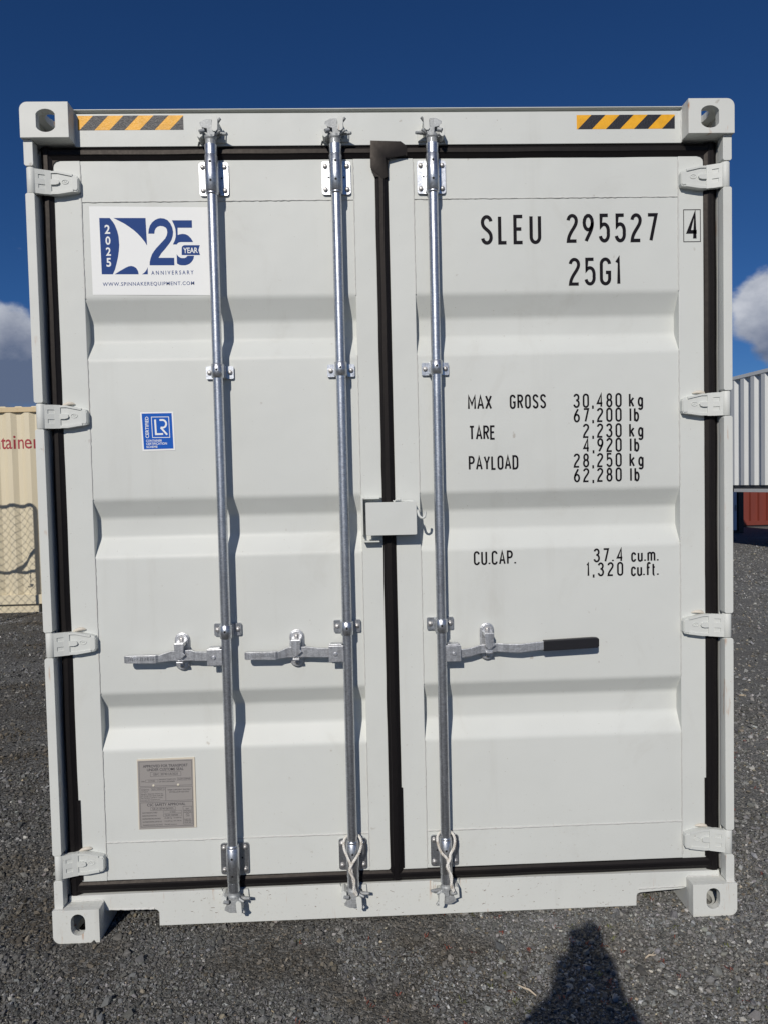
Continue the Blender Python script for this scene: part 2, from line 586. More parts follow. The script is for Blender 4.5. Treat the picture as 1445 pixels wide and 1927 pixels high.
# loose stones as real geometry, one object nobody could count
def gravel():
    rg = np.random.default_rng(11)
    m, t, b = mat('gravel_stone')
    at = t.node('ShaderNodeAttribute', attribute_name='tone')
    g = t.node('ShaderNodeNewGeometry').outputs['Position']
    n = t.noise(g, 330, 3, 0.6)
    c = t.mix(t.math('MULTIPLY', t.smooth(n, 0.35, 0.75), 0.5), at.outputs['Color'], (0.10, 0.10, 0.096), 'MIX')
    t.put(b.inputs['Base Color'], c)
    b.inputs['Roughness'].default_value = 0.8
    b.inputs['Specular IOR Level'].default_value = 0.3
    t.put(b.inputs['Normal'], t.bump(n, 0.4, 0.0015))
    # template stones: faceted lumps, coarser ones for grit and for far stones
    phi = (1 + 5 ** .5) / 2
    iv = np.array([(-1, phi, 0), (1, phi, 0), (-1, -phi, 0), (1, -phi, 0), (0, -1, phi), (0, 1, phi), (0, -1, -phi), (0, 1, -phi), (phi, 0, -1), (phi, 0, 1), (-phi, 0, -1), (-phi, 0, 1)], float)
    iv /= np.linalg.norm(iv[0])
    ifc = np.array([(0, 11, 5), (0, 5, 1), (0, 1, 7), (0, 7, 10), (0, 10, 11), (1, 5, 9), (5, 11, 4), (11, 10, 2), (10, 7, 6), (7, 1, 8), (3, 9, 4), (3, 4, 2), (3, 2, 6), (3, 6, 8), (3, 8, 9), (4, 9, 5), (2, 4, 11), (6, 2, 10), (8, 6, 7), (9, 8, 1)])
    ov = np.array([(1, 0, 0), (-1, 0, 0), (0, 1, 0), (0, -1, 0), (0, 0, 1), (0, 0, -1)], float)
    ofc = np.array([(4, 0, 2), (4, 2, 1), (4, 1, 3), (4, 3, 0), (5, 2, 0), (5, 1, 2), (5, 3, 1), (5, 0, 3)])

    def scatter(n_, x0, x1, y0, y1, med, sig, hi):
        f = min(0.45, 0.12 * (y1 - y0 + 0.8))               # soft edges, no visible borders
        x = rg.uniform(x0 - f * .5, x1 + f * .5, n_) + rg.normal(0, f, n_)
        y = rg.uniform(y0 - f * .3, y1 + f * .3, n_) + rg.normal(0, f * .7, n_)
        return np.stack([x, y, np.minimum(np.exp(rg.normal(math.log(med), sig, n_)), hi) * 0.5], 1)

    def wob(x, y, f, p):
        return np.sin(x * f + p + 1.7 * np.sin(y * f * 0.8 + 2 * p)) * np.sin(y * f * 1.2 + 0.7 * p + 1.4 * np.sin(x * f * 0.9 + p))

    sets = [
        (iv, ifc, 0.25, [scatter(30000, -1.75, 1.75, -0.80, 0.35, 0.0082, 0.40, 0.026), scatter(220, -1.75, 1.75, -0.80, 0.35, 0.022, 0.22, 0.036),
                         scatter(9000, -2.7, -1.2, -0.3, 2.0, 0.014, 0.38, 0.034), scatter(9000, 1.2, 2.9, -0.3, 2.0, 0.014, 0.38, 0.034)]),
        (ov, ofc, 0.30, [scatter(135000, -1.75, 1.75, -0.80, 0.35, 0.0056, 0.35, 0.013), scatter(16000, -2.7, -1.2, -0.3, 2.0, 0.010, 0.4, 0.022), scatter(16000, 1.2, 2.9, -0.3, 2.0, 0.010, 0.4, 0.022),
                         scatter(19000, -4.9, -1.5, 2.0, 7.0, 0.017, 0.40, 0.040), scatter(19000, 1.5, 5.2, 2.0, 7.0, 0.017, 0.40, 0.040), scatter(13000, 4.0, 9.5, 7.0, 13.5, 0.024, 0.35, 0.045)]),
    ]
    allV, allF, allC, nv0 = [], [], [], 0
    for tv, tf, jit, parts in sets:
        P = np.concatenate(parts)
        x, y = P[:, 0], P[:, 1]
        # bare earth shows in patches and tracks; keep clear of the castings
        patch = wob(x, y, 5.2, 0.4) + 0.5 * wob(x, y, 13.0, 2.2)
        near_b = np.exp(-((x - 0.8) / 0.9) ** 2)
        keep = rg.uniform(0, 1, len(P)) < np.where((patch > 0.55) & (rg.uniform(0, 1, len(P)) > near_b), 0.30, 1.0)
        cx_ = np.abs(np.abs(x) - 1.138) < 0.088
        keep &= ~(cx_ & (y > -0.006) & (y < 0.19))
        P, patch = P[keep], patch[keep]
        x, y = P[:, 0], P[:, 1]
        n_, k_ = len(P), len(tv)
        T = tv[None] + rg.normal(0, jit, (n_, k_, 3))
        T[:, :, 1] *= rg.uniform(0.6, 1.0, n_)[:, None]
        T[:, :, 2] *= rg.uniform(0.45, 0.85, n_)[:, None]
        a = rg.uniform(0, 2 * np.pi, n_)
        ca, sa = np.cos(a)[:, None], np.sin(a)[:, None]
        tl = rg.normal(0, 0.4, n_)
        ct, st = np.cos(tl)[:, None], np.sin(tl)[:, None]
        X = T[:, :, 0] * ct - T[:, :, 2] * st
        Z = T[:, :, 0] * st + T[:, :, 2] * ct
        Y = T[:, :, 1]
        s_ = P[:, 2][:, None]
        V = np.empty((n_, k_, 3))
        V[:, :, 0] = (X * ca - Y * sa) * s_ + x[:, None]
        V[:, :, 1] = (X * sa + Y * ca) * s_ + y[:, None]
        V[:, :, 2] = Z * s_ + (P[:, 2] * rg.uniform(0.0, 0.6, n_))[:, None]
        allV.append(V.reshape(-1, 3))
        allF.append((tf[None] + (nv0 + np.arange(n_) * k_)[:, None, None]).reshape(-1, 3))
        nv0 += n_ * k_
        # dark grey basalt, paler and cleaner to the right, browner to the left and in the tracks
        base = np.clip(np.exp(rg.normal(math.log(0.138), 0.46, n_)), 0.045, 0.50)
        clean = 1 / (1 + np.exp(-(x - 0.15) * 3.5))
        base *= 0.92 + 0.42 * clean
        tint = np.stack([base * rg.normal(1.0, 0.03, n_), base, base * rg.normal(0.975, 0.04, n_)], 1)
        pick = rg.uniform(0, 1, n_)
        tint[pick > 0.93] *= np.array([1.15, 1.0, 0.76])
        tint[pick < 0.004] = np.array([0.55, 0.54, 0.50])
        track = np.sin(y * 4.1 + 0.5 * np.sin(x * 1.3)) * 0.6 + wob(x * 0.35, y, 5.0, 1.1) * 0.7
        brown = np.clip((track - 0.15) * 1.6, 0, 1) * (1 - clean) * np.clip((y + 0.3) * 1.2, 0, 1)
        brown = np.maximum(brown, np.clip((patch - 0.25) * 1.5, 0, 0.9) * (1 - 0.75 * clean))
        tint = tint * (1 - brown[:, None]) + (tint.mean(1)[:, None] * np.array([0.64, 0.53, 0.38])) * brown[:, None]
        dusty = np.clip(1 - np.abs(y - 6.25) / 0.5, 0, 1) * (x < 0) * np.clip(0.6 + wob(x, y, 3.0, 0.2), 0, 1)
        tint = tint * (1 - dusty[:, None]) + np.array([0.33, 0.34, 0.35]) * dusty[:, None]
        col = np.ones((n_, k_, 4), np.float32)
        col[:, :, :3] = np.clip(tint, 0.01, 0.7)[:, None, :]
        allC.append(col.reshape(-1, 4))
    V, F, C = np.concatenate(allV), np.concatenate(allF), np.concatenate(allC)
    me = bpy.data.meshes.new('gravel')
    me.vertices.add(len(V))
    me.vertices.foreach_set('co', V.reshape(-1).astype(np.float32))
    nf = len(F)
    me.loops.add(nf * 3)
    me.loops.foreach_set('vertex_index', F.reshape(-1).astype(np.int32))
    me.polygons.add(nf)
    me.polygons.foreach_set('loop_start', np.arange(0, nf * 3, 3, dtype=np.int32))
    me.polygons.foreach_set('loop_total', np.full(nf, 3, np.int32))
    me.update(calc_edges=True)
    me.shade_flat()
    ca_ = me.attributes.new('tone', 'FLOAT_COLOR', 'POINT')
    ca_.data.foreach_set('color', C.reshape(-1))
    me.materials.append(m)
    o = obj('gravel', me)
    tag(o, kind='stuff')
    o['label'] = 'loose dark grey gravel covering the yard'


gravel()

def bead(mb_, a, b, r=2.6, seed=0, step=9):
    """a slightly uneven weld bead from a to b in the door plane"""
    rr = random.Random(seed)
    a, b = Vector(a), Vector(b)
    n = max(2, int((b - a).length / step))
    pts, rs = [], []
    for i in range(n + 1):
        p = a.lerp(b, i / n)
        pts.append((p.x + rr.uniform(-.8, .8), p.y, p.z + rr.uniform(-.8, .8)))
        rs.append(r * rr.uniform(0.65, 1.25))
    mb_.tube(pts, rs, 6, caps=True)


# ------------------------------------------------------------------ the white container
ROOT = thing('shipping_container', 'white high cube shipping container with closed double doors and galvanised lock rods', 'shipping container')
YF, YP = 65.0, 67.0            # door frame face, pressed panel face
ROD_Y = 20.0


def stadium(cx, cz, wd, ht, flat=True, n=8):
    """rounded opening with straight sides"""
    r = wd / 2
    out = []
    if flat:                                     # shield opening of the top castings: wide, shallow round ends
        for a0, sgn in ((0, 1), (180, -1)):
            for i in range(n + 1):
                a = R(20 + 140 * i / n + (0 if sgn > 0 else 180))
                out.append((cx + r / math.cos(R(20)) * math.cos(a), cz + sgn * (ht / 2 - r * 0.78) + r * 0.78 * (math.sin(a))))
        return out
    for i in range(n + 1):
        a = R(180 * i / n)
        out.append((cx + r * math.cos(a), cz + ht / 2 - r + r * math.sin(a)))
    for i in range(n + 1):
        a = R(180 + 180 * i / n)
        out.append((cx + r * math.cos(a), cz - ht / 2 + r + r * math.sin(a)))
    return out


def casting(side, top, y0, y1):
    """hollow ISO corner casting"""
    mb_ = MB()
    xo, xi = side * 1219, side * 1057
    z0, z1 = (2778, 2896) if top else (0, 118)
    x0, x1 = min(xo, xi), max(xo, xi)
    r = 26
    out = []
    cs = [(x1, z1), (x0, z1), (x0, z0), (x1, z0)]
    for i, (x, z) in enumerate(cs):
        rounded = (x == xo) and (z == (z1 if top else z0))
        if rounded:
            cx = x - side * r
            cz = z - r if top else z + r
            a0 = {0: 0, 1: 90, 2: 180, 3: 270}[i]
            out += [(cx + r * math.cos(R(a0 + 90 * k / 6)), cz + r * math.sin(R(a0 + 90 * k / 6))) for k in range(7)]
        else:
            out.append((x, z))
    hx = side * (1133 if top else 1131)
    hole = stadium(hx, 2834, 63, 76, True) if top else stadium(hx, 65, 50, 77, False)
    front = (y0, y0 + 26) if y0 == 0 else (y1 - 26, y1)
    back = (y1 - 22, y1) if y0 == 0 else (y0, y0 + 22)
    mb_.prism(out, front[0], front[1], 'y', [hole])
    mb_.prism(out, back[0], back[1], 'y')
    a, b = min(front[1], back[1]), max(front[0], back[0])
    ym = (a + b) / 2
    # walls between the plates
    iw = xi + side * 14
    mb_.box(min(xi, iw), max(xi, iw), a, b, z0 + (0 if top else 0), z1)
    ow = xo - side * 22
    zc = (z0 + z1) / 2
    zlo, zhi = (z0, z1 - r) if top else (z0 + r, z1)
    sh = stadium(ym, zc, 50, 66, False)
    mb_.prism([(a, zlo), (b, zlo), (b, zhi), (a, zhi)], min(xo, ow), max(xo, ow), 'x', [sh])
    cx = xo - side * r
    # rounded outer edge strip
    arc_o, arc_i = [], []
    for k in range(7):
        an = R(90 * k / 6)
        dx, dz = math.cos(an) * side, math.sin(an) * (1 if top else -1)
        cz = (z1 - r) if top else (z0 + r)
        arc_o.append((cx + r * dx, cz + r * dz))
        arc_i.append((cx + 5 * dx, cz + 5 * dz))
    mb_.prism(arc_o + arc_i[::-1], a, b, 'y')
    th = 24
    zt = (z1 - th, z1) if top else (z0, z0 + th)
    xa, xb = sorted((cx, iw))
    mb_.prism([(xa, a), (xb, a), (xb, b), (xa, b)], zt[0], zt[1], 'z', [[(hx + 31 * math.cos(R(t_)), ym + (58 if abs(math.sin(R(t_))) > 0 else 0) * math.sin(R(t_)) * 0.93) for t_ in range(0, 360, 20)]])
    zb = (z0, z0 + 14) if top else (z1 - 14, z1)
    xa, xb = sorted((ow, iw))
    mb_.box(xa, xb, a, b, zb[0], zb[1])
    return mb_


for top in (True, False):
    for side in (-1, 1):
        for y0 in (0, 6058 - 178):
            obj('corner_casting', casting(side, top, y0, y0 + 178).mesh('corner_casting', PAINT_C, bevel=1.5), ROOT)

HZ = (2646, 1847, 1053, 262)        # hinge heights
KH = 43                              # half knuckle

# corner posts: outer strip broken by the hinge knuckles, J-bar, back channel
for side in (-1, 1):
    mb = MB()
    lo = 118
    segs = []
    for z in sorted(HZ):
        segs.append((lo, z - KH - 2))
        lo = z + KH + 2
    segs.append((lo, 2778))
    for a, b in segs:
        ch = 5
        pts = [(1185, a + ch), (1189, a), (1211, a), (1216, a + ch), (1216, b - ch), (1211, b), (1189, b), (1185, b - ch)]
        mb.prism([(side * x, z) for x, z in pts], 14, 52, 'y')
    mb.box(*sorted((side * 1196, side * 1216)), 52, 178, 118, 2778)      # outer flange
    mb.box(*sorted((side * 1100, side * 1196)), 84, 94, 128, 2770)       # channel floor behind the seal
    mb.box(*sorted((side * 1187, side * 1193)), 60, 84, 142, 2752)       # J-bar
    mb.box(*sorted((side * 1100, side * 1216)), 172, 178.2, 118, 2778)
    obj('corner_post', mb.mesh('corner_post', PAINT_R, bevel=1.5), ROOT)
    mb = MB()
    mb.box(*sorted((side * 1070, side * 1216)), 5900, 6050, 118, 2778)
    obj('corner_post', mb.mesh('corner_post', PAINT_R), ROOT)

# header
mb = MB()
mb.box(-1057, 1057, 55, 150, 2771, 2882)
mb.box(-1057, 1057, 70, 150, 2882, 2892)
mb.box(-1057, 1057, 49, 176, 2892, 2895)
mb.box(-1180, 1180, 76, 150, 2726, 2771)
obj('header', mb.mesh('header', PAINT, bevel=1.2), ROOT)
# sill with its forklift notches
mb = MB()


def notch(side):
    s_ = side
    return [(s_ * 864, 20), (s_ * 864, 60)] + [(s_ * (874 - 10 * math.cos(R(a))), 68 + 10 * math.sin(R(a)) - 4) for a in (30, 60, 90)]


L_ = [(-864, 17), (-864, 66), (-868, 73), (-876, 77), (-1057, 84), (-1180, 84), (-1180, 138), (-400, 141), (400, 141), (1180, 138), (1180, 80), (1057, 80), (1040, 74), (886, 66), (876, 62), (872, 54), (871, 17)]
mb.prism(L_, 55, 67, 'y')
mb.box(-1180, 1180, 67, 150, 122, 136)
mb.box(-864, 871, 67, 150, 20, 30)
obj('sill', mb.mesh('sill', PAINT_R, bevel=1.2), ROOT)

# floor beams behind the sill, side walls, roof, far end
mb = MB()
for k in range(14):
    y = 420 + k * 415
    mb.box(-1150, 1150, y, y + 45, 30, 150)
mb.box(-1160, 1160, 150, 6000, 150, 178)
obj('underframe', mb.mesh('underframe', DARKST), ROOT)


def corrugation(x0, x1, pitch, depth, flat=0.26, slope=0.24):
    """trapezoid profile: list of (u, d)"""
    out = [(x0, 0)]
    u = x0
    while u + pitch <= x1 + 1e-6:
        out += [(u + pitch * flat, 0), (u + pitch * (flat + slope), depth), (u + pitch * (2 * flat + slope), depth), (u + pitch * (2 * flat + 2 * slope), 0)]
        u += pitch
    out.append((x1, 0))
    return out


for side in (-1, 1):
    mb = MB()
    pr = corrugation(178, 5880, 275, 36)
    vs = [(side * (1214 - d), u, z) for u, d in pr for z in (178, 2800)]
    mb.add(vs, [(2 * i, 2 * i + 2, 2 * i + 3, 2 * i + 1) for i in range(len(pr) - 1)])
    obj('side_wall', mb.mesh('side_wall', PAINT), ROOT)
    mb = MB()
    mb.box(*sorted((side * 1155, side * 1217)), 178, 5880, 2800, 2862)
    obj('side_rail', mb.mesh('side_rail', PAINT, bevel=2), ROOT)
    mb = MB()
    mb.box(*sorted((side * 1165, side * 1217)), 178, 5880, 30, 178)
    obj('side_rail', mb.mesh('side_rail', PAINT, bevel=2), ROOT)
mb = MB()
pr = corrugation(180, 5880, 209, 18)
vs = [(x, u, 2886 - d) for u, d in pr for x in (-1155, 1155)]
mb.add(vs, [(2 * i, 2 * i + 1, 2 * i + 3, 2 * i + 2) for i in range(len(pr) - 1)])
obj('roof', mb.mesh('roof', PAINT, recalc=False), ROOT)
mb = MB()
mb.box(-1070, 1070, 5990, 6000, 20, 2880)
obj('end_wall', mb.mesh('end_wall', PAINT), ROOT)

for side in (-1, 1):
    for k, (a, b, r) in enumerate((((1057, 56, 2774), (1057, 56, 2884), 4.0), ((1186, 14, 2776), (1214, 14, 2776), 4.0), ((1186, 14, 119), (1214, 14, 119), 3.6),
                                   ((1060, 55, 120), (1180, 55, 120), 3.4), ((880, 56, 80), (1050, 56, 84), 3.6))):
        mb = MB()
        bead(mb, (side * a[0], a[1], a[2]), (side * b[0], b[1], b[2]), r, 40 + 5 * k + side, 7)
        obj('weld_bead', mb.mesh('weld_bead', BEADP), ROOT)

# hazard tape on the header
def hazard(x0, x1, z0, z1):
    mb_ = MB()
    y = 54.6
    mb_.sheet([(x0, z0), (x1, z0), (x1, z1), (x0, z1)], y, mat=0)
    h = z1 - z0
    per = (x1 - x0) / 3.5
    for k in range(4):
        a = x0 + k * per + 4
        w_ = per * 0.5
        q = [(a, z0), (a + w_, z0), (a + w_ + h, z1), (a + h, z1)]
        # clip on the right
        out = []
        for i in range(4):
            p, n_ = q[i], q[(i + 1) % 4]
            if p[0] <= x1:
                out.append(p)
            if (p[0] - x1) * (n_[0] - x1) < 0:
                tt = (x1 - p[0]) / (n_[0] - p[0])
                out.append((x1, p[1] + tt * (n_[1] - p[1])))
        if len(out) > 2:
            mb_.sheet(out, y - 0.25, mat=1)
    return mb_


o = obj('hazard_sticker', hazard(-1046, -686, 2827, 2876).mesh('hazard_sticker', [YEL, BLK], recalc=False), ROOT)
o['label'] = 'glaring yellow and black hazard tape beside the first casting'
o = obj('hazard_sticker', hazard(683, 1033, 2820, 2869).mesh('hazard_sticker', [YEL, BLK], recalc=False), ROOT)
o['label'] = 'crisp yellow and black hazard tape without glare'

# ------------------------------------------------------------------ doors
CH = [((2256, 2178), (2110, 2044)), ((1553, 1487), (1416, 1348)), ((862, 801), (725, 656))]   # pressed channels: top slope, bottom slope
DEPTH = 40.0


def bend(pts, r, n=4):
    """round the corners of a 2D polyline"""
    out = [pts[0]]
    for i in range(1, len(pts) - 1):
        a, b, c = Vector(pts[i - 1]), Vector(pts[i]), Vector(pts[i + 1])
        d1, d2 = (a - b).normalized(), (c - b).normalized()
        rr = min(r, (a - b).length * 0.45, (c - b).length * 0.45)
        p0, p2 = b + d1 * rr, b + d2 * rr
        for k in range(n + 1):
            t_ = k / n
            out.append(tuple(p0 * (1 - t_) ** 2 + b * 2 * t_ * (1 - t_) + p2 * t_ ** 2))
    out.append(pts[-1])
    return out


prof = [(2589, YP)]
for (a, b), (c, d) in CH:
    prof += [(a, YP), (b, YP + DEPTH), (c, YP + DEPTH), (d, YP)]
prof.append((321, YP))
prof = bend(prof, 11, 4)


def panel(x0, x1):
    mb_ = MB()
    n = 12
    vs = []
    for i in range(n + 1):
        x = x0 + (x1 - x0) * i / n
        for z, y in prof:
            vs.append((x, y + 0.6 * math.sin(x * 0.011 + z * 0.006) * math.sin(z * 0.0043 + 1), z))
    k = len(prof)
    fs = [(i * k + j, (i + 1) * k + j, (i + 1) * k + j + 1, i * k + j + 1) for i in range(n) for j in range(k - 1)]
    mb_.add(vs, fs, 0, True)
    return mb_


def door(xl, xr, xil, xir, name_label):
    """frame of two stiles and two rails, all one welded piece; returns the door object"""
    mb_ = MB()
    zt, zb = 2729, 183
    tl = 22 if xl < -500 else 6
    out = [(xl, zb), (xil, zb), (xil, zt), (xl + 8, zt), (xl, zt - 14)] if xl < -500 else [(xl, zb), (xil, zb), (xil, zt), (xl, zt)]
    mb_.prism(out, YF, YF + 55, 'y')
    out = [(xir, zb), (xr, zb), (xr, zt - 14), (xr - 8, zt), (xir, zt)] if xr > 500 else [(xir, zb), (xr, zb), (xr, zt), (xir, zt)]
    mb_.prism(out, YF, YF + 55, 'y')
    mb_.box(xil, xir, YF + 1.2, YF + 50, 2587, zt - 0.8)
    mb_.box(xil, xir, YF + 1.2, YF + 50, zb + 0.8, 323)
    d = obj('door', mb_.mesh('door', PAINT, bevel=2.2), ROOT)
    d['label'] = name_label
    obj('door_panel', panel(xil - 1, xir + 1).mesh('door_panel', PAINT, recalc=False), d)
    mb_ = MB()
    bead(mb_, (xil, YP - 0.5, 2588), (xir, YP - 0.5, 2588), 2.3, 1)
    bead(mb_, (xil, YP - 0.5, 322), (xir, YP - 0.5, 322), 3.0, 2)
    for x, sd_ in ((xil, 3), (xir, 4)):
        bead(mb_, (x, YF + 0.6, 2715), (x, YF + 0.6, 2588), 2.6, sd_)
        bead(mb_, (x, YF + 0.6, 322), (x, YF + 0.6, 200), 2.6, sd_ + 9)
        lo = 322
        for (a, b), (c, dd) in reversed(CH):
            bead(mb_, (x, YF + 0.6, lo), (x, YF + 0.6, dd), 2.0, sd_ + 20)
            lo = a
        bead(mb_, (x, YF + 0.6, lo), (x, YF + 0.6, 2588), 2.2, sd_ + 30)
    obj('weld_bead', mb_.mesh('weld_bead', BEADP), d)
    return d


LD = door(-1140, -29, -1048, -105, 'left door with two lock rods, logo stickers and approval plate')
RD = door(17, 1139, 105, 1048, 'right door with one lock rod and black container markings')

# rubber seals
def seal_v(x0, x1, z0, z1, flip=False, mid=True, dy=0.0):
    mb_ = MB()
    wd = x1 - x0
    cs = [(0, 70), (0.02, 62), (0.22, 57.5), (0.30, 53), (0.62, 53), (0.72, 56.5), (0.97, 62), (1, 70)]
    if flip:
        cs = [(1 - u, y) for u, y in cs][::-1]
    n = max(2, int((z1 - z0) / 60))
    vs, fs = [], []
    rr = random.Random(int(x0))
    for i in range(n + 1):
        z = z0 + (z1 - z0) * i / n
        e0 = math.sin(i * 0.9 + x0) * 0.8 + rr.uniform(-.5, .5)
        e1 = math.sin(i * 0.7 + x1) * 0.8 + rr.uniform(-.5, .5)
        for u, y in cs:
            vs.append((x0 + e0 * (1 - u) + u * wd + e1 * u, y + dy, z))
    k = len(cs)
    fs = [(i * k + j, i * k + j + 1, (i + 1) * k + j + 1, (i + 1) * k + j) for i in range(n) for j in range(k - 1)]
    mb_.add(vs, fs, 0, False)
    return mb_


def seal_h(x0, x1, z0, z1, dy=0.0):
    mb_ = seal_v(0, z1 - z0, x0, x1, True)
    mb_.v = [(c, b + dy, z0 + a) for a, b, c in mb_.v]
    return mb_


def corner(mb_, x, z, sx, sz, r=14):
    """rubber fillet in an inner seal corner"""
    pts = [(x, z)] + [(x + sx * (r - r * math.sin(R(a))), z + sz * (r - r * math.cos(R(a)))) for a in (0, 30, 60, 90)]
    mb_.prism(pts, 61.5, 70, 'y')


def seals(d, xo0, xo1, xc, topz):
    for a, fl in ((xo0, xo0 > 0),):
        obj('rubber_seal', seal_v(xo0, xo1, 140, 2772, fl).mesh('rubber_seal', RUBBER, recalc=False), d)


seals(LD, -1179, -1139, 0, 0)
obj('rubber_seal', seal_h(-1150, -20, 2728, 2772, 0.8).mesh('rubber_seal', RUBBER, recalc=False), LD)
obj('rubber_seal', seal_h(-1150, 0, 142, 184, 0.8).mesh('rubber_seal', RUBBER, recalc=False), LD)
seals(RD, 1138, 1184, 0, 0)
obj('rubber_seal', seal_h(20, 1150, 2728, 2772, 0.8).mesh('rubber_seal', RUBBER, recalc=False), RD)
obj('rubber_seal', seal_h(-4, 1150, 144, 183, 0.3).mesh('rubber_seal', RUBBER, recalc=False), RD)
# the seal between the doors, its folded head and feet
mb = seal_v(-30, 16, 150, 2735, False, dy=-1.5)
obj('rubber_seal', mb.mesh('rubber_seal', RUBBER, recalc=False), RD)
mb = MB()
mb.prism([(-41, 2783), (62, 2782), (84, 2766), (84, 2732), (22, 2732), (17, 2700), (17, 2660), (-30, 2660), (-42, 2690)], 52, 62, 'y')
vs = [(-42, 50, 2784), (10, 44, 2762), (8, 40, 2722), (-18, 46, 2700), (-44, 49, 2690), (-44, 49, 2722), (-12, 50.5, 2662), (-6, 52, 2650), (14, 50.5, 2660), (16, 51, 2720), (60, 51, 2781), (84, 51, 2765), (80, 51, 2734)]
mb.add(vs, [(0, 1, 2, 5), (5, 2, 3, 4), (4, 3, 6), (3, 2, 8, 7), (3, 7, 6), (2, 9, 8), (1, 11, 12, 9, 2), (0, 10, 11, 1)], 0, True)
obj('seal_head_flap', mb.mesh('seal_head_flap', RUBBER, bevel=1.0), RD)
for d, x, z, sx, sz, r in ((LD, -1140, 2729, 1, -1, 22), (LD, -30, 184, -1, 1, 8), (LD, -1140, 184, 1, 1, 10),
                           (RD, 1139, 2729, -1, -1, 22), (RD, 17, 2729, 1, -1, 10), (RD, 1139, 183, -1, 1, 10)):
    mb = MB()
    corner(mb, x, z, sx, sz, r)
    obj('seal_corner', mb.mesh('seal_corner', RUBBER), d)
for d, x0, x1, zt in ((LD, -1142, -1132, 482), (RD, 1132, 1142, 482), (RD, 15, 21, 486)):
    mb = MB()
    mb.box(x0, x1, 60.5, 70, 190, zt)
    obj('seal_patch', mb.mesh('seal_patch', RUBBER), d)


# hinges
def hinge(side):
    mb_ = MB()
    s_ = side
    f = lambda pts: [(s_ * x, z) for x, z in pts]
    # blade on the door
    bl = [(1140, -40), (1140, 38), (1118, 38), (1066, 27), (1052, 22), (1048, 14), (1048, -22), (1052, -30), (1064, -32), (1116, -40)]
    mb_.prism(f(bl), 43, 67, 'y')
    # raised rims on the blade
    mb_.prism(f([(1140, 31), (1140, 38), (1118, 38), (1066, 27), (1067, 20), (1118, 31)]), 39, 43, 'y')
    mb_.prism(f([(1140, -40), (1140, -31), (1117, -31), (1066, -24), (1064, -32), (1116, -40)]), 39, 43, 'y')
    mb_.prism(f([(1068, -25), (1068, 20), (1053, 19), (1050, 12), (1050, -20), (1054, -27)]), 40, 43, 'y')
    # slanted link with two pockets, rising to the knuckle
    def slab(x0, x1, y0, y1, z0, z1, t_):
        vs = [(s_ * x0, y0, z0), (s_ * x1, y1, z0), (s_ * x1, y1, z1), (s_ * x0, y0, z1), (s_ * x0, y0 + t_, z0), (s_ * x1, y1 + t_, z0), (s_ * x1, y1 + t_, z1), (s_ * x0, y0 + t_, z1)]
        mb_.add(vs, [(0, 1, 2, 3), (7, 6, 5, 4), (0, 4, 5, 1), (1, 5, 6, 2), (2, 6, 7, 3), (3, 7, 4, 0)])
    slab(1140, 1190, 43, 24, -40, 38, 20)
    for z0, z1 in ((-42, -24), (-10, 9), (23, 40)):
        slab(1150, 1190, 37, 20.5, z0, z1, 10)
    slab(1176, 1192, 26.6, 19.8, -41, 39, 10)
    slab(1138, 1156, 39.5, 33.8, -41.5, 39.5, 10)
    # tongue in the middle
    mb_.prism(f([(1138, -9), (1138, 9), (1122, 9), (1112, 6), (1109, 0), (1112, -6), (1122, -9)]), 36, 43, 'y')
    # small cast oval ring
    mb_.tube([(s_ * 1092 + 11 * math.cos(R(a)), 42.5, 2 + 7 * math.sin(R(a))) for a in range(0, 360, 24)], 1.3, 6, closed=True)
    mb_.tube([(s_ * 1092 - 5, 42.5, 0), (s_ * 1092 - 1, 42.5, 4), (s_ * 1092 + 1, 42.5, 0), (s_ * 1092 + 5, 42.5, 4)], 0.9, 5)
    return mb_


HM = {-1: hinge(-1).mesh('hinge', PAINT, bevel=1.6), 1: hinge(1).mesh('hinge', PAINT, bevel=1.6)}
KM = {}
for side in (-1, 1):
    mb = MB()
    mb.lathe([(14.5, -KH), (16, -KH + 2), (16, KH - 2), (14.5, KH)], (side * 1199, 31, 0), 'z', 18)
    KM[side] = mb.mesh('hinge_knuckle', PAINT_R)
mb = MB()
rr = random.Random(5)
mb.tube([(-24, 0, -2), (-12, -3, 2), (2, -4, 4), (14, -3, 3), (22, 0, -1)], [2, 5, 6.5, 5.5, 2], 8)
CAULK = mb.mesh('sealant_blob', simple('sealant', (0.62, 0.57, 0.49), 0.6))
for d, side in ((LD, -1), (RD, 1)):
    for k, z in enumerate(HZ):
        h = obj('hinge', HM[side], d, (0, 0, z * MM))
        obj('hinge_knuckle', KM[side], d, (0, 0, z * MM))
        if k:
            obj('sealant_blob', CAULK, d, (side * (1.118 if k % 2 else 1.110), 0.062, (z + 42) * MM), (0, 0.12 * side, 0))

# ------------------------------------------------------------------ lock gear
RODS = [(-588, LD), (-164, LD), (168, RD)]
mb = MB()
mb.lathe([(7.6, 0), (7.6, 4), (6.2, 5.6), (2.0, 6.4)], (0, 0, 0), '-y', 12)
mb.lathe([(9.4, -0.2), (9.4, 1.2)], (0, 0, 0), '-y', 14)
BOLT = mb.mesh('bolt', galv('bolt_zinc', (0.55, 0.54, 0.53), 0.4))


def bolts(d, x, y, z, offs):
    for dx, dz in offs:
        obj('bolt', BOLT, d, ((x + dx) * MM, y * MM, (z + dz) * MM), (0, rnd.uniform(0, 1), 0))


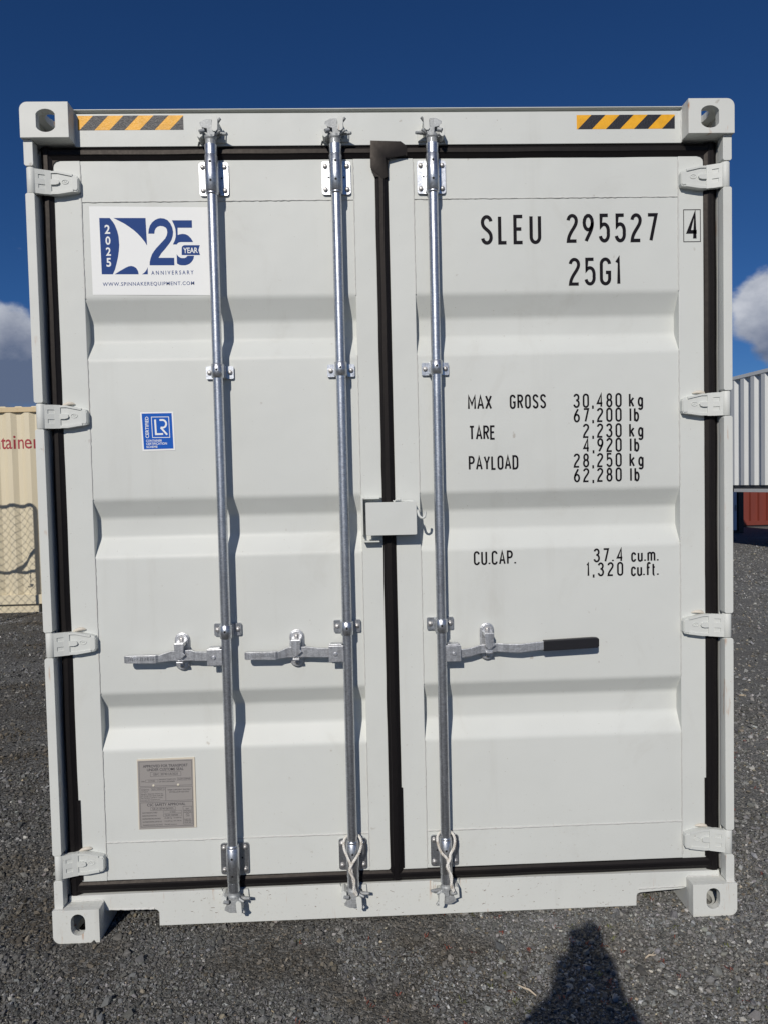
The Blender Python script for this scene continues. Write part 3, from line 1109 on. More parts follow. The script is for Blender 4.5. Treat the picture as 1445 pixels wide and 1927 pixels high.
def bearing(s_):
    mb_ = MB()
    mb_.prism(rrect(-50, 50, -57, 57, 9), 58, 64, 'y')
    mb_.box(-21, 21, 24, 58, -52, 52)
    mb_.lathe([(20.5, -62), (22.5, -60), (22.5, 60), (20.5, 62)], (0, ROD_Y, 0), 'z', 22)
    za, zb = (62, 96) if s_ > 0 else (-96, -62)
    mb_.lathe([(21, za), (21, zb)], (0, ROD_Y, 0), 'z', 20)
    zc = -66 if s_ > 0 else 66
    mb_.lathe([(19.5, zc - 4), (21.5, zc - 2), (21.5, zc + 2), (19.5, zc + 4)], (0, ROD_Y, 0), 'z', 20)
    for z in (34, -28):
        mb_.lathe([(4.2, 0), (4.2, 0.6)], (0, ROD_Y - 22.2, z * s_), '-y', 10, mat=1, smooth=False)
    for x in (-27, 27):
        mb_.lathe([(3.4, 0), (3.4, 0.6)], (x, 58, 2), '-y', 8, mat=1, smooth=False)
    return mb_.mesh('rod_bearing', [GALV, HOLE_DARK])


BEAR = {1: bearing(1), -1: bearing(-1)}
mb = MB()
mb.prism(rrect(-48, 48, -22, 22, 5), 57, 64, 'y')
mb.box(-23, -17, 26, 58, -20, 20)
mb.box(17, 23, 26, 58, -20, 20)
mb.lathe([(19.5, -24), (21.5, -22.5), (21.5, 22.5), (19.5, 24)], (0, ROD_Y, 0), 'z', 20)
mb.lathe([(4.0, 0), (4.0, 0.6)], (0, ROD_Y - 21.2, 2), '-y', 10, mat=1, smooth=False)
mb.lathe([(5.6, -0.3), (5.6, 0.4)], (0, ROD_Y - 21.3, 2), '-y', 12)
GUIDE = mb.mesh('rod_guide', [GALV, HOLE_DARK])


def cam_mesh(fx, fz):
    """anti-rack cam on a rod end; fx mirrors it, fz turns it upside down"""
    mb_ = MB()
    f = lambda pts: [(fx * x, fz * z) for x, z in pts]
    mb_.lathe([(18, fz * -28), (18, fz * 2), (21, fz * 6), (21, fz * 14)], (0, ROD_Y, 0), 'z', 18)
    mb_.prism(f([(-34, 12), (-38, 34), (-34, 58), (-12, 68), (14, 66), (30, 54), (26, 30), (12, 6), (-14, 4)]), 20, 44, 'y')
    mb_.prism(f([(-30, 40), (-33, 56), (-14, 66), (8, 66), (10, 40), (-6, 34)]), 6, 20, 'y')
    mb_.prism(f([(-6, 4), (16, 8), (22, 30), (8, 38), (-8, 34)]), 2, 20, 'y')
    T_ = lambda a, b, r0, r1: mb_.tube([(fx * a[0], a[1], fz * a[2]), (fx * b[0], b[1], fz * b[2])], [r0, r1], 9)
    T_((16, 22, 52), (37, 10, 70), 7, 5)
    T_((12, 14, 16), (37, 4, 26), 6, 4)
    T_((24, 28, 26), (56, 14, 20), 8, 5)
    T_((-20, 8, 28), (-33, 0, 22), 8, 6)
    return mb_


def keeper_mesh(fx, fz):
    mb_ = MB()
    f = lambda pts: [(fx * x, fz * z) for x, z in pts]
    mb_.prism(f([(9, 28), (11, 66), (15, 73), (26, 73), (30, 62), (28, 28), (22, 22), (14, 22)]), -2, 54, 'y')
    mb_.prism(f([(-42, 8), (-44, 42), (-30, 46), (-24, 36), (-24, 10), (-34, 2)]), 4, 54, 'y')
    mb_.prism(f([(-50, -4), (-46, 10), (46, 6), (48, 40), (40, 50), (30, 20), (-40, 20), (-48, 14)]), 46, 55, 'y')
    return mb_


ROPEM, t, b = mat('white_rope')
g = t.node('ShaderNodeNewGeometry').outputs['Position']
t.put(b.inputs['Base Color'], t.mix(t.smooth(t.noise(g, 60, 4), 0.4, 0.7), (0.78, 0.76, 0.71), (0.50, 0.45, 0.38)))
b.inputs['Roughness'].default_value = 0.85

for i, (x, d) in enumerate(RODS):
    fx = -1 if i == 2 else 1
    mb = MB()
    mb.lathe([(17.2, 300), (17.2, 2610)], (0, ROD_Y, 0), 'z', 24)
    mb.lathe([(17.8, 150), (17.8, 300)], (0, ROD_Y, 0), 'z', 24)
    mb.lathe([(17.8, 2610), (17.8, 2772)], (0, ROD_Y, 0), 'z', 24)
    obj('lock_rod', mb.mesh('lock_rod', GALV), d, (x * MM, 0, 0))
    obj('rod_bearing', BEAR[1], d, (x * MM, 0, 2.660))
    obj('rod_bearing', BEAR[-1], d, (x * MM, 0, 0.251))
    off = [(-38, 40), (38, 40), (-38, -40), (38, -40)]
    bolts(d, x, 58, 2660, off)
    bolts(d, x, 58, 251, off)
    for z in (1991, 1083):
        obj('rod_guide', GUIDE, d, (x * MM, 0, z * MM))
        bolts(d, x, 57, z, [(-36, 0), (36, 0)])
    obj('rod_cam', cam_mesh(fx, 1).mesh('rod_cam', GALVD, bevel=2.5), d, (x * MM, 0, 2.772))
    obj('rod_cam', cam_mesh(fx, -1).mesh('rod_cam', GALVD, bevel=2.5), d, (x * MM, 0, 0.148))
    obj('cam_keeper', keeper_mesh(fx, 1).mesh('cam_keeper', PAINT_R, bevel=3), ROOT, (x * MM, 0, 2.772))
    obj('cam_keeper', keeper_mesh(fx, -1).mesh('cam_keeper', PAINT_R, bevel=3), ROOT, (x * MM, 0, 0.148))


def retainer(d, x, z, dirn):
    mb_ = MB()
    mb_.prism(stadium(x, z, 52, 136, False, 8), 60, 64, 'y')
    mb_.prism(stadium(x, z, 44, 128, False, 8), 52, 60, 'y')
    mb_.prism(rrect(x - 17, x + 17, z + 26, z + 40, 3), 14, 57, 'y')
    mb_.prism([(x - 17, z + 40), (x + 17, z + 40), (x + 15, z + 6), (x + 22, z - 2), (x + 6, z - 16), (x - 4, z - 18), (x - 14, z - 8), (x - 15, z + 8)], 9, 14, 'y')
    mb_.box(x - 12, x + 12, 12, 52, z - 34, z - 26)
    o_ = obj('handle_retainer', mb_.mesh('handle_retainer', GALVH, bevel=2.2), d)
    bolts(d, x, 52, z, [(0, 46), (0, -48)])
    return o_


def hub(d, x, s_, z):
    mb_ = MB()
    x0, x1 = sorted((x + s_ * 13, x + s_ * 66))
    mb_.box(x0, x1, 4, 10, z - 28, z + 30)
    mb_.box(x0, x1, 36, 42, z - 28, z + 30)
    xa, xb = sorted((x + s_ * 12, x + s_ * 26))
    mb_.box(xa, xb, 10, 36, z - 27, z + 29)
    mb_.box(x0 + 6, x1 - 6, 4.5, 41, z + 30, z + 35)
    mb_.lathe([(7.5, 0), (7.5, 3), (5, 4.5)], (x + s_ * 42, 4, z), '-y', 12)
    return obj('handle_hub', mb_.mesh('handle_hub', GALVH, bevel=2), d)


for i, (x, d, rx) in enumerate(((-588, LD, -751), (-164, LD, -345))):
    z = 998
    hub(d, x, -1, z - 3)
    mb = MB()
    e = x - 353 if i == 0 else x - 360
    mb.sweep([(x - 28, 24, z - 2, 7, 15), (x - 110, 26, z + 1, 7, 16), (rx + 40, 30, z + 4, 9, 18), (rx, 32, z + 4, 10, 18), (rx - 30, 30, z + 4, 9, 17), (e + 116, 24, z - 4, 8, 12), (e + 108, 22, z - 4, 10, 14), (e + 6, 20, z - 2, 10, 13), (e, 20, z - 2, 8, 11)])
    rr = random.Random(3 + i)
    for k in range(13):      # raised foundry marks, worn beyond reading
        a = e + 14 + k * 7
        if k in (5,):
            continue
        mb.tube([(a, 10.0, z - 7 + rr.uniform(-1, 1)), (a + rr.uniform(0, 4), 9.6, z + rr.uniform(-2, 2)), (a + rr.uniform(-1, 3), 10.0, z + 6)], 1.3, 6)
    obj('handle', mb.mesh('handle', GALVH, bevel=2.4), d)
    retainer(d, rx, 1008, -1)
x, d, z = 168, RD, 985
hub(d, x, 1, z - 1)
mb = MB()
mb.sweep([(x + 28, 24, z - 4, 5, 15), (x + 70, 24, z - 5, 5, 15), (x + 100, 25, z - 2, 5, 15), (x + 140, 28, z + 8, 5, 15), (x + 200, 28, z + 12, 5, 15), (x + 240, 24, z + 9, 5, 15), (x + 280, 21, z + 8, 5, 15), (x + 320, 21, z + 12, 5, 15), (x + 368, 21, z + 16, 5, 15)])
hd = obj('handle', mb.mesh('handle', GALVH, bevel=1.6), d)
mb = MB()
mb.sweep([(x + 362, 21, z + 15, 9, 19), (x + 450, 21, z + 18, 9, 19), (x + 540, 21, z + 21, 9, 19), (x + 556, 21, z + 21, 9, 18), (x + 562, 21, z + 21, 7, 13)])
obj('handle_grip', mb.mesh('handle_grip', GRIP, bevel=3), d)
retainer(d, 336, 1012, 1)

# ------------------------------------------------------------------ lock box
mb = MB()
mb.prism(rrect(-89, 87, 1409, 1524, 5), 2, 7, 'y')
mb.box(-88, 86, 7, 52, 1518, 1523.5)
mb.box(81, 86.5, 7, 64, 1410, 1518)
mb.box(-88, 86, 7, 30, 1410, 1414)
mb.box(18, 81, 58, 64.5, 1412, 1516)
bead(mb, (8, 50, 1527), (80, 50, 1525), 3.5, 8)
mb.tube([(12, 44, 1524), (20, 36, 1533), (32, 34, 1534), (36, 40, 1526)], 3, 7)
obj('lock_box', mb.mesh('lock_box', PAINT, bevel=2.5), RD)
mb = MB()
mb.tube([(92, 16, 1492), (93, 6, 1486), (95, 2, 1476), (101, 0, 1468), (108, 0, 1466), (115, 1, 1471), (117, 2, 1480), (117, 2, 1489)], 4.6, 9)
mb.tube([(84, 30, 1516), (90, 18, 1494), (92, 16, 1490)], 3.4, 8)
obj('lock_hook', mb.mesh('lock_hook', PAINT), RD)
mb = MB()
mb.box(-103, -98, 28, 64.5, 1409, 1540)
mb.prism([(-98, 30), (-40, 30), (-30, 64.5), (-98, 64.5)], 1535.5, 1540, 'z')
mb.prism([(-98, 30), (-42, 30), (-42, 64.5), (-98, 64.5)], 1383, 1388, 'z')
obj('lock_box_plate', mb.mesh('lock_box_plate', PAINT, bevel=1.2), LD)

# ------------------------------------------------------------------ lettering with a single-stroke stencil face
def arc(cx, cz, rx, rz, a0, a1, n=14):
    return [(cx + rx * math.cos(R(a0 + (a1 - a0) * i / n)), cz + rz * math.sin(R(a0 + (a1 - a0) * i / n))) for i in range(n + 1)]


def bez(p0, p1, p2, p3, n=12):
    out = []
    for i in range(n + 1):
        t_ = i / n
        out.append(tuple(p0[k] * (1 - t_) ** 3 + 3 * p1[k] * t_ * (1 - t_) ** 2 + 3 * p2[k] * t_ ** 2 * (1 - t_) + p3[k] * t_ ** 3 for k in (0, 1)))
    return out


q = 0.21
GL = {
    'O': (1, [arc(.5, 1 - q, .5, q, 0, 180) + arc(.5, q, .5, q, 180, 360) + [(1, 1 - q)]]),
    'S': (1, [arc(.5, 1 - q, .5, q, 10, 180) + bez((0, 1 - q), (0, .5), (1, .52), (1, q)) + arc(.5, q, .5, q, 0, -170)]),
    '2': (1, [arc(.5, 1 - q, .5, q, 172, 0) + bez((1, 1 - q), (1, .55), (0.05, .35), (0, 0)) + [(1, 0)]]),
    '3': (1, [arc(.46, .77, .48, .23, 165, -75) + [(.38, .54)], [(.38, .54)] + arc(.46, .27, .54, .27, 80, -165)]),
    '4': (1.05, [[(.76, 0), (.76, 1), (0, .27), (1, .27)]]),
    '5': (1, [[(.95, 1), (.12, 1), (.10, .58)] + bez((.10, .58), (.3, .70), (1, .70), (1, .36)) + arc(.5, .25, .5, .25, 15, -165)]),
    '6': (1, [bez((.78, 1), (.45, .75), (0, .55), (0, .29)) + arc(.5, .28, .5, .28, 180, 540)]),
    '7': (1, [[(0, 1), (1, 1), (.36, 0)]]),
    '8': (1, [arc(.5, .76, .43, .24, 0, 360), arc(.5, .27, .5, .27, 0, 360)]),
    '9': (1, [bez((.22, 0), (.55, .25), (1, .45), (1, .71)) + arc(.5, .72, .5, .28, 0, 360)]),
    '1': (.46, [[(0, .86), (.92, 1), (.92, 0)]]),
    'L': (.85, [[(0, 1), (0, 0), (1, 0)]]),
    'E': (.92, [[(1, 1), (0, 1), (0, 0), (1, 0)], [(0, .52), (.85, .52)]]),
    'U': (1, [[(0, 1)] + arc(.5, q, .5, q, 180, 360) + [(1, 1)]]),
    'G': (1, [arc(.5, 1 - q, .5, q, 5, 180) + arc(.5, q, .5, q, 180, 360) + [(1, .46), (.55, .46)]]),
    'M': (1.25, [[(0, 0), (0, 1), (.5, .35), (1, 1), (1, 0)]]),
    'A': (1.1, [[(0, 0), (.5, 1), (1, 0)], [(.16, .3), (.84, .3)]]),
    'X': (1.05, [[(0, 0), (1, 1)], [(0, 1), (1, 0)]]),
    'R': (1, [[(0, 0), (0, 1), (.5, 1)] + arc(.5, .76, .5, .24, 90, -90) + [(0, .52)], [(.45, .52), (1, 0)]]),
    'P': (1, [[(0, 0), (0, 1), (.5, 1)] + arc(.5, .75, .5, .25, 90, -90) + [(0, .5)]]),
    'T': (1, [[(0, 1), (1, 1)], [(.5, 1), (.5, 0)]]),
    'Y': (1.05, [[(0, 1), (.5, .45), (1, 1)], [(.5, .45), (.5, 0)]]),
    'D': (1, [[(0, 0), (0, 1), (.45, 1)] + arc(.45, .75, .55, .25, 90, 0) + arc(.45, .25, .55, .25, 0, -90) + [(0, 0)]]),
    'C': (1, [arc(.5, 1 - q, .5, q, 5, 180) + arc(.5, q, .5, q, 180, 355)]),
    'k': (.85, [[(0, 0), (0, 1)], [(1, .68), (.02, .30)], [(.34, .42), (1, 0)]]),
    'g': (.85, [arc(.5, .36, .5, .32, 0, 360), [(1, .68), (1, -.06)] + arc(.5, -.06, .5, .17, 0, -150)]),
    'l': (.12, [[(.5, 0), (.5, 1)]]),
    'b': (.85, [[(0, 1), (0, 0)], arc(.5, .33, .5, .33, 0, 360)]),
    'c': (.82, [arc(.5, .46, .5, .20, 10, 180) + arc(.5, .20, .5, .20, 180, 350)]),
    'u': (.82, [[(0, .66)] + arc(.5, .20, .5, .20, 180, 360) + [(1, .66)], [(1, .3), (1, 0)]]),
    'm': (1.3, [[(0, 0), (0, .66)], arc(.25, .50, .25, .16, 180, 0) + [(.5, 0)], arc(.75, .50, .25, .16, 180, 0) + [(1, 0)]]),
    'f': (.78, [arc(.74, .82, .40, .18, 30, 180) + [(.34, 0)], [(0, .62), (.95, .62)]]),
    't': (.70, [[(.3, .90)] + arc(.7, .16, .4, .16, 180, 280), [(0, .64), (.9, .64)]]),
    '.': (.16, [[(.5, 0), (.5, .11)]]),
    ',': (.24, [[(.75, .10), (.70, .0), (.30, -.16)]]),
}
GL['0'] = GL['O']


def ribbon(mb_, pts, hw, y, mat_=0):
    """flat stroke of half width hw along pts (x,z)"""
    P_ = [Vector(p) for p in pts]
    Q = [P_[0]]
    for p in P_[1:]:
        if (p - Q[-1]).length > 1e-4:
            Q.append(p)
    closed = (Q[0] - Q[-1]).length < 1e-3 and len(Q) > 3
    if closed:
        Q.pop()
    n = len(Q)
    L1, R1 = [], []
    for i in range(n):
        if closed:
            d0, d1 = (Q[i] - Q[i - 1]).normalized(), (Q[(i + 1) % n] - Q[i]).normalized()
        else:
            d0 = (Q[i] - Q[i - 1]).normalized() if i else (Q[1] - Q[0]).normalized()
            d1 = (Q[i + 1] - Q[i]).normalized() if i < n - 1 else d0
        n0, n1 = Vector((-d0.y, d0.x)), Vector((-d1.y, d1.x))
        mvec = n0 + n1
        if mvec.length < 1e-4:
            mvec = n0
        mvec.normalize()
        k = hw / max(0.42, mvec.dot(n0))
        L1.append(Q[i] + mvec * k)
        R1.append(Q[i] - mvec * k)
    vs = [(p.x, y, p.y) for p in L1] + [(p.x, y, p.y) for p in R1]
    fs = []
    for i in range(n if closed else n - 1):
        j = (i + 1) % n
        fs.append((i, n + i, n + j, j))
    mb_.add(vs, fs, mat_)


def letter(parent, s_, x0, x1, z, h, wd, y=66.0, st=None, kern=None, slope=0.0):
    """write s_ between x0 and x1 on baseline z, cap height h, letter width wd"""
    st = st or h * (0.116 if h > 80 else 0.128)
    mb_ = MB()
    ws = [(wd * 0.9 if c == ' ' else GL[c][0] * wd) for c in s_]
    ws = [max(w_, st) for w_ in ws]
    gap = (x1 - x0 - sum(ws)) / max(1, len(s_) - 1)
    x = x0
    k = 0
    for c, w_ in zip(s_, ws):
        if c != ' ':
            for strk in GL[c][1]:
                pts = [(x + st / 2 + px * max(0.0, w_ - st), z + st / 2 + pz * (h - st) + (x - x0) * slope) for px, pz in strk]
                ribbon(mb_, pts, st / 2, y - 0.06 * (k % 5))
                k += 1
        x += w_ + gap
    return obj('lettering', mb_.mesh('lettering', BLACKP, recalc=False), parent)


letter(RD, 'SLEU', 340, 555, 2427, 103, 42)
letter(RD, '295527', 646, 974, 2430, 101, 41)
o = letter(RD, '4', 1078, 1121, 2433, 100, 41, y=64.4, st=13)
mb = MB()
mb.sheet([(1066, 2427), (1129, 2427), (1129, 2542), (1066, 2542)], 64.3, [[(1068.5, 2429.5), (1126.5, 2429.5), (1126.5, 2539.5), (1068.5, 2539.5)]])
obj('check_digit_frame', mb.mesh('check_digit_frame', BLACKP, recalc=False), RD)
letter(RD, '25G1', 652, 838, 2279, 98, 41)
H5, W5 = 51, 23
letter(RD, 'MAX', 283, 369, 1846, H5, W5)
letter(RD, 'GROSS', 433, 564, 1846, H5, W5 * .93)
letter(RD, 'TARE', 285, 380, 1738, H5, W5 * .93)
letter(RD, 'PAYLOAD', 282, 461, 1630, H5, W5 * .95)
for s_, xa, z in (('30,480', 663, 1845), ('67,200', 663, 1793), ('2,230', 696, 1737), ('4,920', 696, 1685), ('28,250', 661, 1631), ('62,280', 661, 1578)):
    letter(RD, s_, xa, 838 - (1845 - z) * 0.008, z, H5, W5)
for k, z in enumerate((1845, 1793, 1737, 1685, 1631, 1578)):
    if k % 2 == 0:
        letter(RD, 'kg', 864, 916, z - 1, H5, W5 * 1.02)
    else:
        letter(RD, 'lb', 866, 901, z - 1, H5, W5 * .98)
letter(RD, 'CU.CAP.', 294, 447, 1288, H5, W5 * .95)
letter(RD, '37.4', 730, 838, 1287, H5, W5)
letter(RD, 'cu.m.', 867, 968, 1285, H5, W5)
letter(RD, '1,320', 703, 838, 1236, H5, W5)
letter(RD, 'cu.ft.', 866, 968, 1233, H5, W5)

# ------------------------------------------------------------------ stickers and the approval plate
def text_mesh(s_, bold=0.0, space=1.0):
    cu = bpy.data.curves.new('text', 'FONT')
    cu.body = s_
    cu.offset = bold
    cu.resolution_u = 3
    cu.space_character = space
    to = bpy.data.objects.new('text', cu)
    me = bpy.data.meshes.new_from_object(to)
    bpy.data.objects.remove(to)
    return me


def put_text(mb_, s_, x0, z0, x1, z1, y, mat_=0, bold=0.0, rot=False, space=1.0):
    """fit the words into the box; rot reads upwards"""
    me = text_mesh(s_, bold, space)
    vx = [v.co.x for v in me.vertices]
    vy = [v.co.y for v in me.vertices]
    if not vx:
        return
    ax, bx, ay, by = min(vx), max(vx), min(vy), max(vy)
    dw, dh = bx - ax, by - ay
    for v in me.vertices:
        u, w_ = (v.co.x - ax) / dw, (v.co.y - ay) / dh
        if rot:
            v.co = (x1 - w_ * (x1 - x0), y, z0 + u * (z1 - z0))
        else:
            v.co = (x0 + u * (x1 - x0), y, z0 + w_ * (z1 - z0))
    mb_.addmesh(me, Matrix.Identity(4), mat_)
    bpy.data.meshes.remove(me)


LG = {'A': [(-989.3, 2533.7), (-953.0, 2533.3), (-942.8, 2520.2), (-935.7, 2508.0), (-928.8, 2488.2), (-924.9, 2470.0), (-923.6, 2439.7), (-925.9, 2418.5), (-929.7, 2397.2), (-935.3, 2376.0), (-941.2, 2356.3), (-949.4, 2339.7), (-987.5, 2340.2)], 'B': [(-940.8, 2533.2), (-829.9, 2532.0), (-827.8, 2437.1), (-835.8, 2450.8), (-847.5, 2466.1), (-859.2, 2479.0), (-871.0, 2490.0), (-885.8, 2501.4), (-903.6, 2513.7), (-922.9, 2523.9)], 'C': [(-943.4, 2339.6), (-924.7, 2351.0), (-902.9, 2362.9), (-893.6, 2366.7), (-884.5, 2367.8), (-875.4, 2365.3), (-868.0, 2360.0), (-862.2, 2350.2), (-860.2, 2338.6)], 'D': [(-848.9, 2338.4), (-841.1, 2343.5), (-834.8, 2350.4), (-830.9, 2356.5), (-828.2, 2363.1), (-828.5, 2338.2)], 'two': [(-822.1, 2478.0), (-820.3, 2493.1), (-815.6, 2505.8), (-807.6, 2517.2), (-796.6, 2525.6), (-787.4, 2529.5), (-778.2, 2531.2), (-766.0, 2529.5), (-754.0, 2523.7), (-744.7, 2512.0), (-738.7, 2498.3), (-736.2, 2483.1), (-737.9, 2469.5), (-742.6, 2455.8), (-749.1, 2445.3), (-765.0, 2425.7), (-779.2, 2410.6), (-789.6, 2394.6), (-735.5, 2394.0), (-735.4, 2368.1), (-821.3, 2369.1), (-820.6, 2380.7), (-817.0, 2394.4), (-811.4, 2408.0), (-803.4, 2419.4), (-795.4, 2429.1), (-774.8, 2450.1), (-764.7, 2460.6), (-758.9, 2471.2), (-756.4, 2481.8), (-757.6, 2491.8), (-761.0, 2498.0), (-770.0, 2502.9), (-780.6, 2504.2), (-789.9, 2501.3), (-796.2, 2495.3), (-799.5, 2488.3), (-801.3, 2477.7)], 'fa': [(-739.4, 2523.2), (-670.1, 2522.5), (-670.3, 2496.7), (-720.4, 2497.2), (-720.7, 2472.3), (-712.9, 2475.0), (-703.7, 2476.1), (-694.6, 2475.1), (-685.5, 2471.0), (-675.2, 2460.6), (-668.0, 2447.4), (-712.3, 2447.9), (-718.5, 2446.4), (-722.5, 2443.4), (-724.8, 2439.8), (-738.5, 2440.0), (-732.0, 2452.7), (-728.2, 2464.8), (-727.2, 2476.9), (-728.2, 2493.7), (-732.6, 2508.9)], 'fb': [(-726.5, 2407.0), (-723.9, 2402.4), (-720.1, 2397.8), (-715.0, 2394.7), (-709.5, 2392.8), (-700.4, 2392.6), (-694.2, 2395.0), (-689.4, 2400.4), (-666.4, 2400.2), (-668.3, 2391.0), (-671.5, 2384.4), (-677.0, 2377.7), (-682.6, 2372.9), (-690.4, 2369.4), (-698.1, 2367.6), (-710.4, 2367.8), (-718.0, 2369.1), (-726.4, 2374.4)], 'rib': [(-700.4, 2437.1), (-645.3, 2436.5), (-650.5, 2419.8), (-645.5, 2402.3), (-709.2, 2403.1), (-708.4, 2428.1), (-706.7, 2433.2)]}
mb = MB()
mb.sheet([(-1023, 2574), (-612, 2567), (-610, 2263), (-1021, 2270)], 66.2, mat=0)
for k, p in LG.items():
    mb.sheet(p, 66.0, mat=1)
for c, (xa, za, xb, zb) in zip('2025', ((-972, 2479, -953.4, 2510), (-970.5, 2441, -953.3, 2470.5), (-970.3, 2403.6, -953.2, 2432.6), (-970.2, 2365.6, -953.7, 2396.2))):
    put_text(mb, c, xa, za, xb, zb, 65.8, 0, 0.022)
put_text(mb, 'YEAR', -703.5, 2409.5, -653, 2428.5, 65.8, 0, 0.016)
put_text(mb, 'A N N I V E R S A R Y', -816.4, 2336, -670, 2350, 65.9, 1, 0.012)
put_text(mb, 'WWW.SPINNAKEREQUIPMENT.COM', -985.4, 2297, -668.9, 2312, 65.9, 1, 0.006, space=1.18)
o = obj('logo_sticker', mb.mesh('logo_sticker', [VINYL, BLUE], recalc=False), LD)
o['label'] = 'white anniversary sticker with dark blue sail and number 25'

mb = MB()
mb.sheet([(-872.8, 1859.3), (-756.7, 1859.4), (-754.2, 1723.7), (-868.6, 1722.8)], 66.2, mat=0)
mb.sheet([(-867.2, 1854.4), (-762.7, 1854.4), (-760.1, 1729.6), (-863.3, 1728.5)], 66.0, mat=1)
fr = [(-834.9, 1842.9), (-772.3, 1842.3), (-770.7, 1768.0), (-833.0, 1768.6)]
cx_, cz_ = -802.7, 1805.4
mb.sheet(fr, 65.85, [[(cx_ + (x - cx_) * .93, cz_ + (z - cz_) * .94) for x, z in fr]], mat=0)
ribbon(mb, [(-821.2, 1832.9), (-819.7, 1781.3), (-794.7, 1781.7)], 3.1, 65.8, 0)
ribbon(mb, [(-805.8, 1830.7), (-793.6, 1830.7)] + arc(-795, 1817.2, 12, 13.4, 80, -85, 12) + [(-802.3, 1804.2)], 3.1, 65.8, 0)
ribbon(mb, [(-802.3, 1804.2), (-780.6, 1778.8)], 3.1, 65.7, 0)
put_text(mb, 'CERTIFIED', -856.1, 1768.2, -844.0, 1843.3, 65.8, 0, 0.016, rot=True)
put_text(mb, 'CONTAINER', -855, 1754.6, -799.5, 1762.4, 65.8, 0, 0.012)
put_text(mb, 'CERTIFICATION', -854.7, 1744, -782.5, 1752, 65.8, 0, 0.012)
put_text(mb, 'SCHEME', -854.5, 1733.3, -815.6, 1741, 65.8, 0, 0.012)
o = obj('certificate_sticker', mb.mesh('certificate_sticker', [VINYL, BLUE2], recalc=False), LD)
o['label'] = 'blue certification sticker with white border and letters LR'

mb = MB()
mb.prism([(-929, 368), (-723, 368), (-722, 624), (-927, 622)], 63.5, 67.5, 'y', mat=1)
mb.sheet([(-926, 368.5), (-731, 369), (-729, 618.5), (-925, 617.5)], 63.2, mat=0)
yy = 63.0


def pbox(x0, x1, z0, z1, t_=0.9):
    mb.sheet([(x0, z0), (x1, z0), (x1, z1), (x0, z1)], yy, [[(x0 + t_, z0 + t_), (x1 - t_, z0 + t_), (x1 - t_, z1 - t_), (x0 + t_, z1 - t_)]], mat=2)


def pt(s_, x0, z0, x1, z1, b_=0.0):
    put_text(mb, s_, x0, z0, x1, z1, yy, 2, b_)


pbox(-920, -733, 524, 614)
pbox(-920, -733, 469, 520)
pbox(-921, -733, 376, 465, 1.1)
mb.sheet([(-829, 470), (-828, 470), (-828, 519), (-829, 519)], yy, mat=2)
pt('APPROVED FOR TRANSPORT', -906, 592, -747, 602, 0.01)
pt('UNDER CUSTOMS SEAL', -892, 579, -762, 589, 0.01)
pbox(-881, -772, 559, 575, 0.7)
pt('GB/C 30740 LR/2025', -871, 563, -783, 571)
pt('TYPE', -915, 539, -902, 544)
pbox(-899, -854, 538, 548, 0.6)
pt('S177/02', -888, 540.5, -866, 545.5)
pt("MANUFACTURER'S NO.", -851, 545, -790, 550)
pt('OF THE CONTAINER', -851, 537, -795, 542)
pbox(-786, -737, 542, 552, 0.6)
pt('DLEM 2509408', -783, 544.5, -740, 549.5)
pt("OWNER'S NO.", -916, 509, -886, 514)
pbox(-880, -832, 508, 517, 0.6)
pt('SLEU 295527 4', -877, 510, -836, 515)
pt('OWNED BY', -916, 502, -891, 506)
pt('Spinnaker Equipment Services, Inc.', -916, 493, -838, 499)
pt('601 Montgomery Street, Suite 500', -916, 486, -838, 492)
pt('San Francisco, CA 94111 - U.S.A.', -916, 479, -840, 485)
pt('www.spinnakerequipment.com', -916, 472, -850, 477)
pt('TIMBER COMPONENT TREATMENT', -822, 506, -739, 511)
pt('IM/TAIL/LEUM 4201/2025', -815, 498, -746, 503)
pt('CSC SAFETY APPROVAL', -896, 451, -760, 461, 0.01)
pbox(-884, -796, 435, 447, 0.7)
pt('GB-LR 30740-06/2025', -878, 438, -803, 444.5)
pt('DATE MANUFACTURED', -914, 425, -861, 430)
pbox(-840, -774, 424, 433, 0.6)
pt('6 2025', -816, 426, -796, 431)
pt('IDENTIFICATION NO.', -914, 414, -862, 419)
pbox(-840, -774, 412, 421, 0.6)
pt('DLEM 2509408', -832, 414, -788, 419)
pt('MAXIMUM OPERATING GROSS MASS', -914, 403, -850, 408)
pt('30,480 kg   67,200 lbs', -836, 403, -775, 408.5)
pt('ALLOWABLE STACKING LOAD FOR 1.8G', -914, 392, -846, 397)
pt('216,000 kg  476,190 lbs', -836, 392, -775, 397.5)
pt('TRANSVERSE RACKING TEST FORCE', -914, 380, -843, 385)
pt('150,000 newtons', -836, 380, -793, 385)
pbox(-769, -737, 381, 447, 0.9)
for k, s_ in enumerate(('FIRST', 'MAINTENANCE', 'EXAMINATION', 'DATE', '6 2030')):
    hw = 13 if len(s_) > 8 else 6
    pt(s_, -753 - hw, 436 - k * 6.6, -753 + hw, 440.5 - k * 6.6)
for k, s_ in enumerate(('PLACE RE-', 'EXAMINATION', 'DECAL HERE')):
    pt(s_, -765, 397 - k * 6, -741, 401.5 - k * 6)
for x in (-870.5, -783):
    mb.lathe([(4.6, 0), (4.2, 1.4), (2, 2.2)], (x, 63.2, 526), '-y', 12, mat=3)
o = obj('approval_plate', mb.mesh('approval_plate', [PLATE, PLATEE, PLATEP, simple('rivet', (0.62, 0.58, 0.47), 0.5)]), LD)
o['label'] = 'grey metal approval plate with pale edges and two rivets'

